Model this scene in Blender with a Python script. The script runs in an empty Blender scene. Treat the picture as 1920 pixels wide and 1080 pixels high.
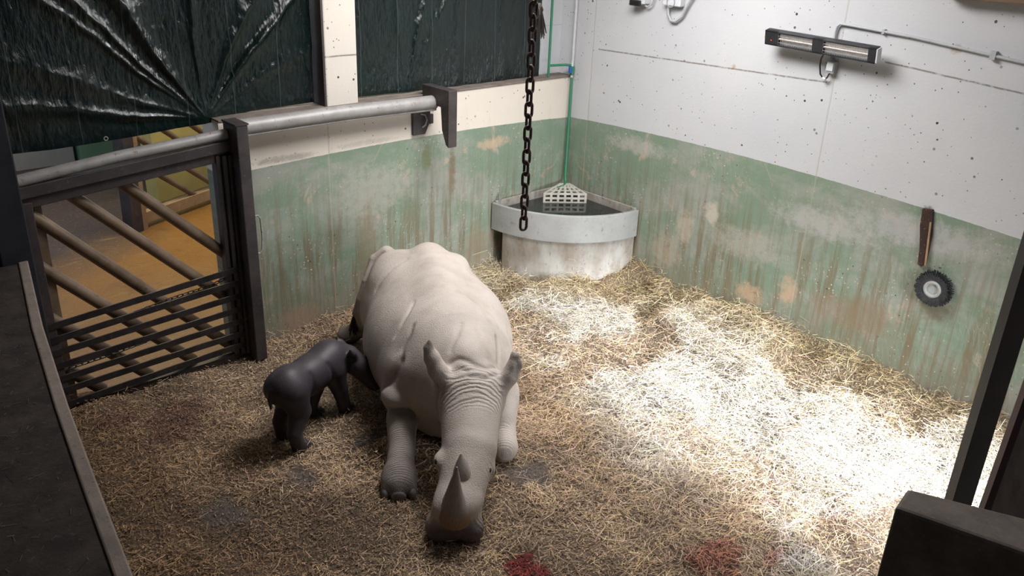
import bpy, bmesh, math, random
import numpy as np
from mathutils import Vector, Matrix
C = bpy.context.scene
COL = C.collection
PI = math.pi

# ================================================================ camera, world, lights, exposure
cam = bpy.data.cameras.new('camera')
cam.sensor_width = 36.0
cam.lens = 30.0415
cam.clip_start = 0.05
cam_o = bpy.data.objects.new('camera', cam)
COL.objects.link(cam_o)
_r, _u, _d = Vector((.7371, -.67467, .03879)), Vector((.24623, .32159, .91431)), Vector((.62933, .66439, -.40316))
cam_o.matrix_world = Matrix(((_r.x, _u.x, -_d.x, -6.919), (_r.y, _u.y, -_d.y, -6.502), (_r.z, _u.z, -_d.z, 3.642), (0, 0, 0, 1)))
C.camera = cam_o

C.view_settings.view_transform = 'Standard'
C.view_settings.look = 'None'
C.view_settings.exposure = 0.0
C.view_settings.gamma = 1.0
C.view_settings.use_curve_mapping = False

world = bpy.data.worlds.new('daylight_sky')
C.world = world
world.use_nodes = True
_bg = world.node_tree.nodes['Background']
_bg.inputs['Color'].default_value = (.62, .78, 1.0, 1)
_bg.inputs['Strength'].default_value = 0.6

def lamp(name, kind, loc, target, energy, color, **kw):
    l = bpy.data.lights.new(name, kind)
    l.energy = energy
    l.color = color
    for k, v in kw.items():
        setattr(l, k, v)
    o = bpy.data.objects.new(name, l)
    COL.objects.link(o)
    o.location = loc
    o.rotation_euler = (Vector(target) - Vector(loc)).to_track_quat('-Z', 'Y').to_euler()
    return o

# low sun through the door of the keepers' passage, daylight through the roof light, an added passage fill, warm light in the corridor
lamp('sun', 'SUN', (-2.15, -14, 3.2), (-1.35, -7.0, 1.35), 9.5, (.93, .96, 1.0), angle=math.radians(6))
lamp('doorway_daylight', 'AREA', (-1.5, -6.3, 1.2), (-1.35, -3.9, 0), 75.0, (.92, .96, 1.0), shape='RECTANGLE', size=1.3, size_y=1.3, spread=math.radians(75))
lamp('roof_light', 'AREA', (-2.1, -2.1, 4.2), (-2.3, -2.2, 0), 225.0, (.99, .975, .97), shape='RECTANGLE', size=1.8, size_y=1.6)
lamp('passage_fill', 'AREA', (-2.6, -6.0, 4.2), (-2.6, -4.6, 0), 18.0, (.86, .93, 1.0), shape='RECTANGLE', size=3.0, size_y=1.6)  # overhead fill lamp added in the unseen passage
lamp('corridor_light', 'AREA', (-2.8, 3.2, 3.6), (-3.2, 2.6, 0), 105.0, (1.0, .82, .52), shape='RECTANGLE', size=2.0, size_y=1.2)

# ================================================================ helpers
def tag(o, label=None, cat=None, group=None, kind=None):
    if label: o['label'] = label
    if cat: o['category'] = cat
    if group: o['group'] = group
    if kind: o['kind'] = kind
    return o

def empty(name, loc, label, cat, group=None, rz=0):
    o = bpy.data.objects.new(name, None)
    COL.objects.link(o)
    o.empty_display_size = .1
    o.location = loc
    o.rotation_euler = (0, 0, rz)
    return tag(o, label, cat, group)

class MB:
    """collects shapes and links them as ONE mesh object (coordinates are world ones; a parent only moves its origin)"""
    def __init__(s):
        s.v = []; s.f = []
    def add(s, v, f):
        n = len(s.v)
        s.v += [tuple(p) for p in v]
        s.f += [tuple(i + n for i in q) for q in f]
        return s
    def prism(s, poly, z0, z1):
        """poly: (x, y) outline, counter clockwise"""
        n = len(poly)
        v = [(x, y, z0) for x, y in poly] + [(x, y, z1) for x, y in poly]
        f = [tuple(range(n - 1, -1, -1)), tuple(range(n, 2 * n))] + [(i, (i + 1) % n, n + (i + 1) % n, n + i) for i in range(n)]
        return s.add(v, f)
    def box(s, x0, x1, y0, y1, z0, z1):
        return s.prism([(x0, y0), (x1, y0), (x1, y1), (x0, y1)], z0, z1)
    def bar(s, a, b, w, h, up=(0, 0, 1)):
        """rectangular bar from a to b, w across, h along up"""
        a, b = Vector(a), Vector(b)
        d = (b - a).normalized()
        x = d.cross(Vector(up)).normalized()
        y = x.cross(d)
        x *= w / 2; y *= h / 2
        v = [a - x - y, a + x - y, a + x + y, a - x + y, b - x - y, b + x - y, b + x + y, b - x + y]
        return s.add(v, [(0, 1, 2, 3), (7, 6, 5, 4), (0, 4, 5, 1), (1, 5, 6, 2), (2, 6, 7, 3), (3, 7, 4, 0)])
    def tube(s, pts, r, n=12, closed=False):
        pts = [Vector(p) for p in pts]
        m = len(pts)
        rr = r if isinstance(r, (list, tuple)) else [r] * m
        ref = None
        rings = []
        for i, p in enumerate(pts):
            a = pts[(i - 1) % m] if (closed or i > 0) else p
            b = pts[(i + 1) % m] if (closed or i < m - 1) else p
            d = (b - a).normalized()
            if ref is None:
                ref = d.orthogonal().normalized()
            ref = (ref - d * ref.dot(d)).normalized()
            q = d.cross(ref)
            rings.append([p + rr[i] * (math.cos(t) * ref + math.sin(t) * q) for t in [2 * PI * k / n for k in range(n)]])
        v = [p for ring in rings for p in ring]
        f = []
        for i in range(m if closed else m - 1):
            j = (i + 1) % m
            for k in range(n):
                f.append((i * n + k, i * n + (k + 1) % n, j * n + (k + 1) % n, j * n + k))
        if not closed:
            f.append(tuple(range(n - 1, -1, -1)))
            f.append(tuple((m - 1) * n + k for k in range(n)))
        return s.add(v, f)
    def build(s, name, mat, parent=None, smooth=False, bevel=0.0, local=False):
        me = bpy.data.meshes.new(name)
        me.from_pydata([tuple(p) for p in s.v], [], s.f)
        bm = bmesh.new(); bm.from_mesh(me)
        bmesh.ops.recalc_face_normals(bm, faces=bm.faces)
        bm.to_mesh(me); bm.free()
        me.materials.append(mat)
        o = bpy.data.objects.new(name, me)
        COL.objects.link(o)
        if parent is not None:
            o.parent = parent
            if not local:
                root = parent
                M = Matrix.Identity(4)
                while root is not None:
                    M = root.matrix_basis @ M
                    root = root.parent
                me.transform(M.inverted())
        else:
            # origin at the middle of the base
            lo = Vector([min(p[i] for p in s.v) for i in range(3)]); hi = Vector([max(p[i] for p in s.v) for i in range(3)])
            base = Vector(((lo.x + hi.x) / 2, (lo.y + hi.y) / 2, lo.z))
            me.transform(Matrix.Translation(-base)); o.location = base
        if smooth:
            for p in me.polygons: p.use_smooth = True
            try: me.set_sharp_from_angle(angle=math.radians(40))
            except Exception: pass
        if bevel:
            b = o.modifiers.new('bevel', 'BEVEL'); b.width = bevel; b.segments = 2; b.limit_method = 'ANGLE'
        return o

def struct(o):
    o['kind'] = 'structure'
    return o

def arc(c, r, a0, a1, n, ax='xy', z=0):
    out = []
    for k in range(n + 1):
        t = a0 + (a1 - a0) * k / n
        u, w = c[0] + r * math.cos(t), c[1] + r * math.sin(t)
        out.append((u, w, z) if ax == 'xy' else ((u, z, w) if ax == 'xz' else (z, u, w)))
    return out

# ---------------------------------------------------------------- materials
class NT:
    def __init__(s, name):
        s.m = bpy.data.materials.new(name)
        s.m.use_nodes = True
        s.t = s.m.node_tree
        s.b = s.t.nodes['Principled BSDF']
        s._pos = None
    def n(s, typ, **kw):
        nd = s.t.nodes.new(typ)
        for k, v in kw.items():
            if k.startswith('i_'):
                key = k[2:]
                key = int(key) if key.isdigit() else key.replace('_', ' ')
                s.put(nd.inputs[key], v)
            else:
                setattr(nd, k, v)
        return nd
    def put(s, sock, v):
        if isinstance(v, bpy.types.NodeSocket): s.t.links.new(v, sock)
        elif isinstance(v, (tuple, list)) and len(v) == 3 and sock.type == 'RGBA': sock.default_value = (*v, 1)
        else: sock.default_value = v
    def pos(s):
        if s._pos is None: s._pos = s.n('ShaderNodeNewGeometry').outputs['Position']
        return s._pos
    def obj(s):
        return s.n('ShaderNodeTexCoord').outputs['Object']
    def mapped(s, vec, scale=(1, 1, 1), rot=(0, 0, 0), loc=(0, 0, 0)):
        return s.n('ShaderNodeMapping', i_Vector=vec, i_Scale=scale, i_Rotation=rot, i_Location=loc).outputs[0]
    def math(s, op, a, b=0.0, c=0.0, clamp=False):
        nd = s.n('ShaderNodeMath', operation=op, use_clamp=clamp)
        s.put(nd.inputs[0], a); s.put(nd.inputs[1], b); s.put(nd.inputs[2], c)
        return nd.outputs[0]
    def noise(s, vec, scale, detail=6, rough=.6, dist=0.0):
        return s.n('ShaderNodeTexNoise', i_Vector=vec, i_Scale=scale, i_Detail=detail, i_Roughness=rough, i_Distortion=dist).outputs['Fac']
    def ramp(s, fac, lo, hi, a=0.0, b=1.0):
        nd = s.n('ShaderNodeMapRange', i_Value=fac)
        nd.inputs['From Min'].default_value = lo; nd.inputs['From Max'].default_value = hi
        nd.inputs['To Min'].default_value = a; nd.inputs['To Max'].default_value = b
        return nd.outputs[0]
    def mix(s, fac, a, b):
        nd = s.n('ShaderNodeMix', data_type='RGBA', clamp_factor=True)
        s.put(nd.inputs[0], fac); s.put(nd.inputs[6], a); s.put(nd.inputs[7], b)
        return nd.outputs[2]
    def sep(s, vec):
        return s.n('ShaderNodeSeparateXYZ', i_Vector=vec).outputs
    def comb(s, x, y, z):
        nd = s.n('ShaderNodeCombineXYZ')
        for i, v in enumerate((x, y, z)): s.put(nd.inputs[i], v)
        return nd.outputs[0]
    def bump(s, h, strength=.4, dist=.01, normal=None):
        nd = s.n('ShaderNodeBump', i_Height=h, i_Strength=strength, i_Distance=dist)
        if normal is not None: s.put(nd.inputs['Normal'], normal)
        return nd.outputs[0]
    def out(s, color=None, rough=.7, metal=0.0, normal=None, spec=None):
        if color is not None: s.put(s.b.inputs['Base Color'], color)
        s.put(s.b.inputs['Roughness'], rough)
        s.put(s.b.inputs['Metallic'], metal)
        if normal is not None: s.put(s.b.inputs['Normal'], normal)
        if spec is not None: s.b.inputs['Specular IOR Level'].default_value = spec
        return s.m

def worn(name, c1, c2, scale=6.0, rough=.6, metal=0.0, c3=None, bump=.2, stretch=(1, 1, 1)):
    """two-tone worn surface: blotches of c2 on c1, small chips of c3"""
    m = NT(name)
    p = m.mapped(m.pos(), stretch)
    f = m.noise(p, scale, 8, .65)
    col = m.mix(m.ramp(f, .38, .64), c1, c2)
    if c3 is not None:
        g = m.noise(p, scale * 5, 6, .7)
        col = m.mix(m.ramp(g, .60, .70), col, c3)
    h = m.noise(p, scale * 9, 5, .6)
    return m.out(col, rough, metal, m.bump(h, bump, .004))

def wall_paint(name, axis, line, seams, cracks, blobs, whites, all_white=False):
    """white over green painted precast panels; axis = the wall's running coordinate (0 x, 1 y)"""
    m = NT(name)
    P = m.pos()
    x, y, z = m.sep(P)[0:3]
    t = (x, y)[axis]
    q = m.comb(t, z, 0.0)                                   # the wall's own flat coordinates
    # white coat
    big = m.noise(q, .9, 5, .6)
    white = m.mix(m.ramp(big, .35, .7), *whites)
    grime = m.noise(m.mapped(q, (5, .7, 1)), 1.4, 8, .7)
    white = m.mix(m.ramp(grime, .58, .82, 0, .35), white, (.50, .46, .40))
    for sc, th, pr, cl in ((9, .13, .50, (.05, .04, .035)), (24, .16, .62, (.09, .07, .06)), (4.2, .05, .45, (.05, .045, .04))):
        v = m.n('ShaderNodeTexVoronoi', i_Vector=m.mapped(q, (1, 1, 1), loc=(sc, 0, 0)), i_Scale=sc)
        dot = m.math('LESS_THAN', m.math('ADD', v.outputs['Distance'], m.math('MULTIPLY', m.noise(q, 90, 3), .06)), th)
        keep = m.math('GREATER_THAN', m.sep(v.outputs['Color'])[0], pr)
        clump = m.ramp(m.noise(q, 1.7, 3), .36, .54)
        white = m.mix(m.math('MULTIPLY', m.math('MULTIPLY', dot, keep), clump), white, cl)
    # green coat, scuffed and stained
    g1 = m.noise(q, 2.2, 8, .65)
    green = m.mix(m.ramp(g1, .3, .7), (.165, .235, .170), (.215, .270, .205))
    sc1 = m.noise(m.mapped(q, (1, 1.6, 1), loc=(3, 1, 0)), 1.15, 9, .68, .4)
    green = m.mix(m.ramp(sc1, .46, .62, 0, .72), green, (.34, .325, .30))
    sc2 = m.noise(m.mapped(q, (1.3, 1, 1), loc=(7, 5, 0)), 2.6, 10, .75, .6)
    green = m.mix(m.ramp(sc2, .585, .66, 0, .8), green, (.44, .345, .27))
    drip = m.noise(m.mapped(q, (16, .8, 1)), 1.0, 7, .7)
    low = m.ramp(z, 1.62, .6)
    green = m.mix(m.math('MULTIPLY', m.ramp(drip, .46, .60, 0, .85), low), green, (.17, .13, .075))
    low2 = m.ramp(m.math('ADD', z, m.math('MULTIPLY', m.noise(q, 3, 6), .5)), .75, .2)
    green = m.mix(m.math('MULTIPLY', low2, .75), green, (.20, .165, .115))
    scr = m.n('ShaderNodeTexWave', i_Vector=m.mapped(q, (1, .35, 1), (0, 0, .7)), i_Scale=9, i_Distortion=9, i_Detail=3, i_Detail_Scale=1.2).outputs['Fac']
    green = m.mix(m.math('MULTIPLY', m.ramp(scr, .96, 1.0, 0, .22), m.ramp(g1, .45, .6)), green, (.55, .54, .50))
    for sc, th, pr, cl in ((20, .14, .55, (.05, .04, .03)), (30, .20, .60, (.60, .50, .40))):
        v = m.n('ShaderNodeTexVoronoi', i_Vector=m.mapped(q, (1, 1, 1), loc=(sc, 2, 0)), i_Scale=sc)
        dot = m.math('LESS_THAN', v.outputs['Distance'], th)
        keep = m.math('GREATER_THAN', m.sep(v.outputs['Color'])[1], pr)
        clump = m.ramp(m.noise(q, 2.1, 4), .45, .65)
        green = m.mix(m.math('MULTIPLY', m.math('MULTIPLY', dot, keep), clump), green, cl)
    if all_white:
        col = white
    else:
        ln = m.math('ADD', m.math('ADD', line[0], m.math('MULTIPLY', t, line[1])), m.math('MULTIPLY', m.math('MULTIPLY', t, t), line[2]))
        ln = m.math('ADD', ln, m.math('MULTIPLY', m.math('SUBTRACT', m.noise(q, 14, 4), .5), .012))
        col = m.mix(m.math('LESS_THAN', z, ln), white, green)
    for (bt, bz, rt, rz_, cl, st) in blobs:                 # stains with a shape of their own
        d = m.math('ADD', m.math('POWER', m.math('DIVIDE', m.math('SUBTRACT', t, bt), rt), 2.0), m.math('POWER', m.math('DIVIDE', m.math('SUBTRACT', z, bz), rz_), 2.0))
        d = m.math('ADD', d, m.math('MULTIPLY', m.math('SUBTRACT', m.noise(m.mapped(q, loc=(bt, bz, 3)), 10, 10, .8), .5), 4.2))
        col = m.mix(m.ramp(d, 1.0, .1, 0, st), col, cl)
    wob = m.math('MULTIPLY', m.math('SUBTRACT', m.noise(q, 5, 4), .5), .012)
    h = m.noise(q, 40, 6, .6)
    for s_ in seams:
        d = m.math('ABSOLUTE', m.math('SUBTRACT', m.math('ADD', t, wob), s_))
        col = m.mix(m.ramp(d, .010, .003, 0, .5), col, (.36, .33, .26))
        h = m.math('SUBTRACT', h, m.ramp(d, .014, .0, 0, 1.2))
    for (t0, t1, z0, k) in cracks:                          # level joints between panels
        d = m.math('ABSOLUTE', m.math('SUBTRACT', m.math('ADD', z, m.math('ADD', wob, m.math('MULTIPLY', t, k))), z0))
        inside = m.math('MULTIPLY', m.math('GREATER_THAN', t, t0), m.math('LESS_THAN', t, t1))
        br = m.ramp(m.noise(q, 14, 6, .75), .30, .50)
        col = m.mix(m.math('MULTIPLY', m.math('MULTIPLY', m.ramp(d, .010, .002, 0, .85), inside), br), col, (.14, .11, .09))
    return m.out(col, .62, 0, m.bump(h, .25, .006), .3)
# ---------------------------------------------------------------- implicit-surface sculpting (numpy)
import numpy as np
class Sculpt:
    """smooth union of ellipsoids and tapered limbs on a grid, turned into one continuous mesh"""
    def __init__(s, lo, hi, h):
        s.lo=np.array(lo,float); s.h=h
        s.n=np.ceil((np.array(hi)-s.lo)/h).astype(int)+1
        s.folds=[]
        s.F=np.full(s.n,1.0,np.float32)
        s.ax=[s.lo[i]+h*np.arange(s.n[i]) for i in range(3)]
    def _box(s, lo, hi, m):
        a=np.clip(((np.array(lo)-m-s.lo)/s.h).astype(int),0,s.n); b=np.clip(((np.array(hi)+m-s.lo)/s.h).astype(int)+2,0,s.n)
        sl=tuple(slice(int(a[i]),int(b[i])) for i in range(3))
        P=[s.ax[0][sl[0]][:,None,None],s.ax[1][sl[1]][None,:,None],s.ax[2][sl[2]][None,None,:]]
        return sl,P
    def _mix(s, sl, d, k, cut):
        A=s.F[sl]
        if cut:
            d=-d; t=np.maximum(k-np.abs(A-d),0)/k; s.F[sl]=np.maximum(A,d)+t*t*k*.25
        else:
            t=np.maximum(k-np.abs(A-d),0)/k; s.F[sl]=np.minimum(A,d)-t*t*k*.25
    def ell(s, c, r, k=.1, rz=0, rx=0, cut=False):
        c=np.array(c,float); m=max(r)*(1 if (rz or rx) else 0)
        R=np.array(r,float); B=np.maximum(R,m)
        sl,P=s._box(c-B,c+B,k+.04)
        x,y,z=[P[i]-c[i] for i in range(3)]
        if rz:
            ca,sa=np.cos(rz),np.sin(rz); x,y=ca*x+sa*y,-sa*x+ca*y
        if rx:
            ca,sa=np.cos(rx),np.sin(rx); y,z=ca*y+sa*z,-sa*y+ca*z
        k0=np.sqrt((x/R[0])**2+(y/R[1])**2+(z/R[2])**2); k1=np.sqrt((x/R[0]**2)**2+(y/R[1]**2)**2+(z/R[2]**2)**2)+1e-9
        s._mix(sl,k0*(k0-1)/k1,k,cut)
    def limb(s, pts, k=.08, cut=False, flat=None):
        """pts: (x,y,z,radius) joints; one tapered capsule per bone; flat scales z distance"""
        A=np.array(pts,float)
        sl,P=s._box((A[:,:3]-A[:,3:]).min(0),(A[:,:3]+A[:,3:]).max(0),k+.04)
        D=None
        for a,b in zip(A[:-1],A[1:]):
            ab=b[:3]-a[:3]; L=ab@ab+1e-12
            t=np.clip(((P[0]-a[0])*ab[0]+(P[1]-a[1])*ab[1]+(P[2]-a[2])*ab[2])/L,0,1)
            d=np.sqrt((P[0]-a[0]-t*ab[0])**2+(P[1]-a[1]-t*ab[1])**2+(P[2]-a[2]-t*ab[2])**2)-(a[3]+t*(b[3]-a[3]))
            if D is None: D=d
            else:
                q=.012; t=np.maximum(q-np.abs(D-d),0)/q; D=np.minimum(D,d)-t*t*q*.25
        s._mix(sl,D,k,cut)
    def groove(s, pts, w=.012, k=.03):
        pts=np.array(pts,float)
        t=np.linspace(0,len(pts)-1,5*(len(pts)-1)+1)
        p=np.stack([np.interp(t,np.arange(len(pts)),pts[:,i]) for i in range(3)],1)
        for _ in range(6):                                   # slide the line onto the skin
            f=s.at(p); e=s.h
            g=np.stack([(s.at(p+e*np.eye(3)[i])-s.at(p-e*np.eye(3)[i]))/(2*e) for i in range(3)],1)
            p=p-.8*np.clip(f,-.05,.05)[:,None]*g/np.maximum((g*g).sum(1),.2)[:,None]
        L=len(p); s.folds.append((np.concatenate([p,(p[1:]+p[:-1])/2]),w))
        s.limb([(*q,w*(.35+.65*np.sin(np.pi*(i+.5)/L))) for i,q in enumerate(p)],k,True)
    def at(s,p):
        u=np.clip((p-s.lo)/s.h,0,s.n-1.001); i=u.astype(int); f=u-i; r=0
        for a in (0,1):
            for b in (0,1):
                for c in (0,1):
                    r=r+s.F[i[:,0]+a,i[:,1]+b,i[:,2]+c]*(f[:,0] if a else 1-f[:,0])*(f[:,1] if b else 1-f[:,1])*(f[:,2] if c else 1-f[:,2])
        return r
    def mesh(s):
        F=s.F; F[0]=F[-1]=1; F[:,0]=F[:,-1]=1; F[:,:,0]=F[:,:,-1]=1
        S=F<0; n=np.array(F.shape)
        c=np.zeros(n-1,np.int8)
        for i in (0,1):
            for j in (0,1):
                for k in (0,1): c+=S[i:n[0]-1+i,j:n[1]-1+j,k:n[2]-1+k]
        act=np.argwhere((c>0)&(c<8)); idx=np.full(n-1,-1,np.int64); idx[tuple(act.T)]=np.arange(len(act))
        acc=np.zeros((len(act),3)); cnt=np.zeros(len(act))
        cor=[np.array((i,j,k)) for i in (0,1) for j in (0,1) for k in (0,1)]
        for a in range(8):
            for b in range(a+1,8):
                if np.abs(cor[a]-cor[b]).sum()!=1: continue
                fa=F[tuple((act+cor[a]).T)]; fb=F[tuple((act+cor[b]).T)]
                m=(fa<0)!=(fb<0); t=np.zeros(len(act)); t[m]=fa[m]/(fa[m]-fb[m])
                acc[m]+=(cor[a]+t[:,None]*(cor[b]-cor[a]))[m]; cnt[m]+=1
        V=s.lo+s.h*(act+acc/cnt[:,None])
        Q=[]
        for ax in range(3):
            u,v=[(1,2),(2,0),(0,1)][ax]
            sh=list(n); sh[ax]-=1
            A=S[tuple(slice(0,n[i]-1) if i==ax else slice(None) for i in range(3))]
            B=S[tuple(slice(1,n[i]) if i==ax else slice(None) for i in range(3))]
            e=np.argwhere(A!=B)
            e=e[(e[:,u]>0)&(e[:,v]>0)&(e[:,u]<n[u]-1)&(e[:,v]<n[v]-1)]
            inside=A[tuple(e.T)]
            du=np.zeros(3,int); du[u]=1; dv=np.zeros(3,int); dv[v]=1
            q=np.stack([idx[tuple((e-du-dv).T)],idx[tuple((e-dv).T)],idx[tuple(e.T)],idx[tuple((e-du).T)]],1)
            q[~inside]=q[~inside][:,::-1]
            Q.append(q)
        Q=np.concatenate(Q)
        nx,ny,nz=F.shape
        # outward gradient normal not needed: Blender computes its own
        return V,Q
def smooth_verts(V,Q,it=1,f=.5):
    for _ in range(it):
        acc=np.zeros_like(V); cnt=np.zeros(len(V))
        for a in range(4):
            for b in ((a+1)%4,(a+3)%4):
                np.add.at(acc,Q[:,a],V[Q[:,b]]); np.add.at(cnt,Q[:,a],1)
        V=V+f*(acc/cnt[:,None]-V)
    return V
def keep_big(V,Q):
    return V,Q
def rhino_body(h=.0135):
    s=Sculpt((-.98,-1.92,-.06),(.80,1.44,1.25),h)
    # trunk lying on its chest
    s.ell((.0,-.68,.46),(.60,.80,.53),.12)
    s.ell((-.10,-1.2,.50),(.53,.44,.47),.12)
    s.ell((-.13,-1.22,.76),(.40,.30,.20),.10); s.ell((-.33,-1.38,.80),(.16,.16,.13),.12)
    s.ell((.17,-1.16,.90),(.10,.14,.08),.10)
    s.ell((-.04,-1.32,.93),(.10,.16,.075),.09)
    s.limb([(-.04,-1.3,.9,.10),(.0,-.7,.88,.13),(.06,-.2,.84,.17)],.14)
    s.ell((.05,-.10,.46),(.45,.50,.46),.16)
    # shoulders, neck, nape hump
    s.limb([(-.08,-.22,.62,.28),(-.22,-.06,.50,.22),(-.33,.06,.38,.115)],.12)
    s.limb([(-.12,-.05,.66,.22),(-.24,.06,.58,.17),(-.325,.13,.46,.105)],.07)
    s.limb([(.26,-.16,.50,.26),(.40,.06,.36,.16)],.12)
    s.limb([(.07,-.05,.64,.36),(.15,.36,.58,.25)],.16)
    s.ell((.15,.20,.79),(.15,.25,.15),.08)
    # head
    s.limb([(.16,.46,.57,.215),(.12,.80,.41,.18),(.04,1.08,.24,.15)],.10)
    s.ell((.01,1.13,.22),(.14,.14,.13),.06)
    s.ell((-.005,1.17,.13),(.165,.115,.12),.05)
    s.ell((-.10,1.17,.085),(.085,.10,.09),.04); s.ell((.10,1.20,.08),(.08,.09,.085),.04)
    s.ell((.17,.43,.69),(.20,.11,.10),.06)
    s.ell((.225,.90,.31),(.05,.07,.05),.05); s.ell((-.065,.88,.38),(.055,.07,.05),.05)
    s.ell((-.005,1.18,.24),(.125,.10,.08),.05)
    # ears: curled funnels
    s.limb([(.0,.47,.70,.065),(-.07,.455,.81,.066),(-.108,.44,.90,.054),(-.128,.43,.965,.036),(-.122,.43,1.02,.012)],.04)
    s.limb([(-.13,.40,.80,.026),(-.165,.385,.88,.026),(-.17,.38,.95,.014)],.02,True)
    s.limb([(.36,.46,.66,.062),(.42,.45,.74,.062),(.455,.435,.82,.052),(.455,.425,.88,.032),(.445,.42,.905,.016)],.04)
    s.limb([(.46,.515,.77,.026),(.48,.495,.83,.026),(.47,.47,.87,.014)],.02,True)
    # fore legs
    s.ell((-.345,.15,.45),(.115,.13,.09),.045)
    s.limb([(-.31,.18,.27,.112),(-.315,.42,.17,.095),(-.335,.60,.12,.100)],.025)
    s.ell((-.34,.66,.085),(.125,.13,.10),.05)
    s.ell((-.345,.755,.05),(.055,.055,.06),.025); s.ell((-.42,.715,.05),(.045,.06,.055),.02); s.ell((-.265,.72,.05),(.045,.06,.055),.02)
    s.ell((.40,.13,.28),(.13,.20,.15),.06)
    s.limb([(.40,.14,.22,.12),(.405,.40,.13,.105),(.33,.22,.08,.09)],.05)
    # hind leg folded out to the side
    s.limb([(-.36,-1.25,.45,.24),(-.52,-1.38,.34,.16),(-.60,-1.50,.20,.105),(-.70,-1.56,.10,.08)],.08)
    s.ell((-.76,-1.62,.05),(.10,.12,.075),.05)
    s.limb([(-.40,-1.50,.88,.07),(-.50,-1.50,.82,.052),(-.575,-1.42,.66,.040),(-.64,-1.38,.5,.03),(-.69,-1.39,.36,.02)],.04)
    # skin folds
    s.groove([(-.20,-.02,.90),(-.24,.047,.862),(-.283,.086,.786),(-.30,.141,.714)],.008,.03)
    s.groove([(-.30,.141,.714),(-.335,.160,.614),(-.40,.135,.528),(-.45,.12,.44)],.022,.045)
    s.groove([(-.201,-.384,.93),(-.252,-.222,.906),(-.305,-.133,.85),(-.352,-.093,.786)],.005,.03)
    s.groove([(.118,.094,.978),(.074,.22,.941),(.023,.321,.877)],.005,.03)
    s.groove([(.019,.384,.82),(.073,.391,.855),(.134,.433,.861),(.197,.463,.836),(.259,.452,.815),(.328,.379,.777)],.007,.022)
    s.groove([(.032,.462,.802),(.081,.464,.818),(.13,.495,.821)],.006,.018)
    s.groove([(.137,.532,.80),(.234,.541,.78),(.325,.468,.771)],.006,.02)
    s.groove([(-.43,.15,.40),(-.40,.20,.385),(-.335,.245,.37),(-.25,.26,.36),(-.20,.24,.35)],.024,.03)
    s.groove([(-.075,.504,.72),(-.082,.501,.60),(-.072,.521,.50)],.008,.03)
    s.groove([(-.228,-1.132,.98),(-.356,-1.062,.922),(-.445,-1.015,.842),(-.49,-.984,.76)],.005,.03)
    s.groove([(.378,.037,.837),(.379,.167,.781),(.361,.275,.75)],.008,.03)
    s.groove([(-.41,-1.44,.90),(-.47,-1.42,.80),(-.54,-1.36,.64)],.008,.03)
    s.groove([(.285,.97,.33),(.262,1.0,.29)],.006,.02)
    V,Q=s.mesh()
    return V,Q,s.folds
def calf_body(h=.0105):
    s=Sculpt((-.35,-.62,-.03),(.42,.90,.80),h)
    s.ell((.0,.02,.47),(.145,.33,.15),.06)
    s.ell((.0,-.22,.50),(.135,.16,.15),.06)
    s.ell((.0,.24,.48),(.14,.165,.16),.06)
    s.limb([(.0,.28,.50,.115),(.07,.385,.46,.098),(.15,.43,.385,.088),(.25,.455,.275,.066)],.05)
    s.ell((.268,.462,.255),(.065,.058,.06),.03)
    for sx,df in ((1,0),(-1,.08)):
        s.limb([(.055*sx,-.24,.47,.115),(.085*sx,-.21+df,.31,.082),(.10*sx,-.30+df,.17,.052),(.105*sx,-.27+df,.05,.054)],.04)
        s.ell((.105*sx,-.24+df,.03),(.056,.072,.04),.02)
    for sx,df in ((1,.04),(-1,-.13)):
        s.limb([(.06*sx,.22,.42,.095),(.08*sx,.24+df*.5,.26,.066),(.09*sx,.25+df,.12,.050),(.09*sx,.27+df,.05,.053)],.04)
        s.ell((.09*sx,.30+df,.03),(.053,.070,.04),.02)
    for sx in (1,-1):
        s.limb([(.09+.065*sx,.40-.04*sx,.50,.03),(.08+.09*sx,.37-.05*sx,.55,.03),(.075+.10*sx,.345-.055*sx,.595,.01)],.02)
    s.limb([(-.02,-.36,.52,.022),(-.03,-.38,.45,.014),(-.03,-.375,.38,.010)],.02)
    s.groove([(.13,.10,.56),(.155,.12,.44),(.12,.13,.34)],.005,.03); s.groove([(.13,-.09,.58),(.155,-.10,.46),(.11,-.11,.36)],.005,.03)
    V,Q=s.mesh()
    return V,Q,s.folds
CO=np.array([-4.24,-1.535,0]);CF=np.array([.93,.367,0]);CR=np.array([.367,-.93,0])
# ---------------------------------------------------------------- value noise for geometry (numpy)
def vnoise(x, y, seed=0):
    xi = np.floor(x).astype(np.int64); yi = np.floor(y).astype(np.int64)
    fx = x - xi; fy = y - yi
    fx = fx * fx * (3 - 2 * fx); fy = fy * fy * (3 - 2 * fy)
    def hsh(a, b):
        n = (a * 374761393 + b * 668265263 + seed * 974634777) & 0xffffffff
        n = ((n ^ (n >> 13)) * 1274126177) & 0xffffffff
        return ((n ^ (n >> 16)) & 0xffff) / 65535.0
    a = hsh(xi, yi); b = hsh(xi + 1, yi); c = hsh(xi, yi + 1); d = hsh(xi + 1, yi + 1)
    return (a * (1 - fx) + b * fx) * (1 - fy) + (c * (1 - fx) + d * fx) * fy
def fbm(x, y, seed=0, oct=4):
    r = 0; a = .5; t = 0
    for i in range(oct):
        r = r + a * vnoise(x * 2 ** i, y * 2 ** i, seed + i * 17); t += a; a *= .5
    return r / t
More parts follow.
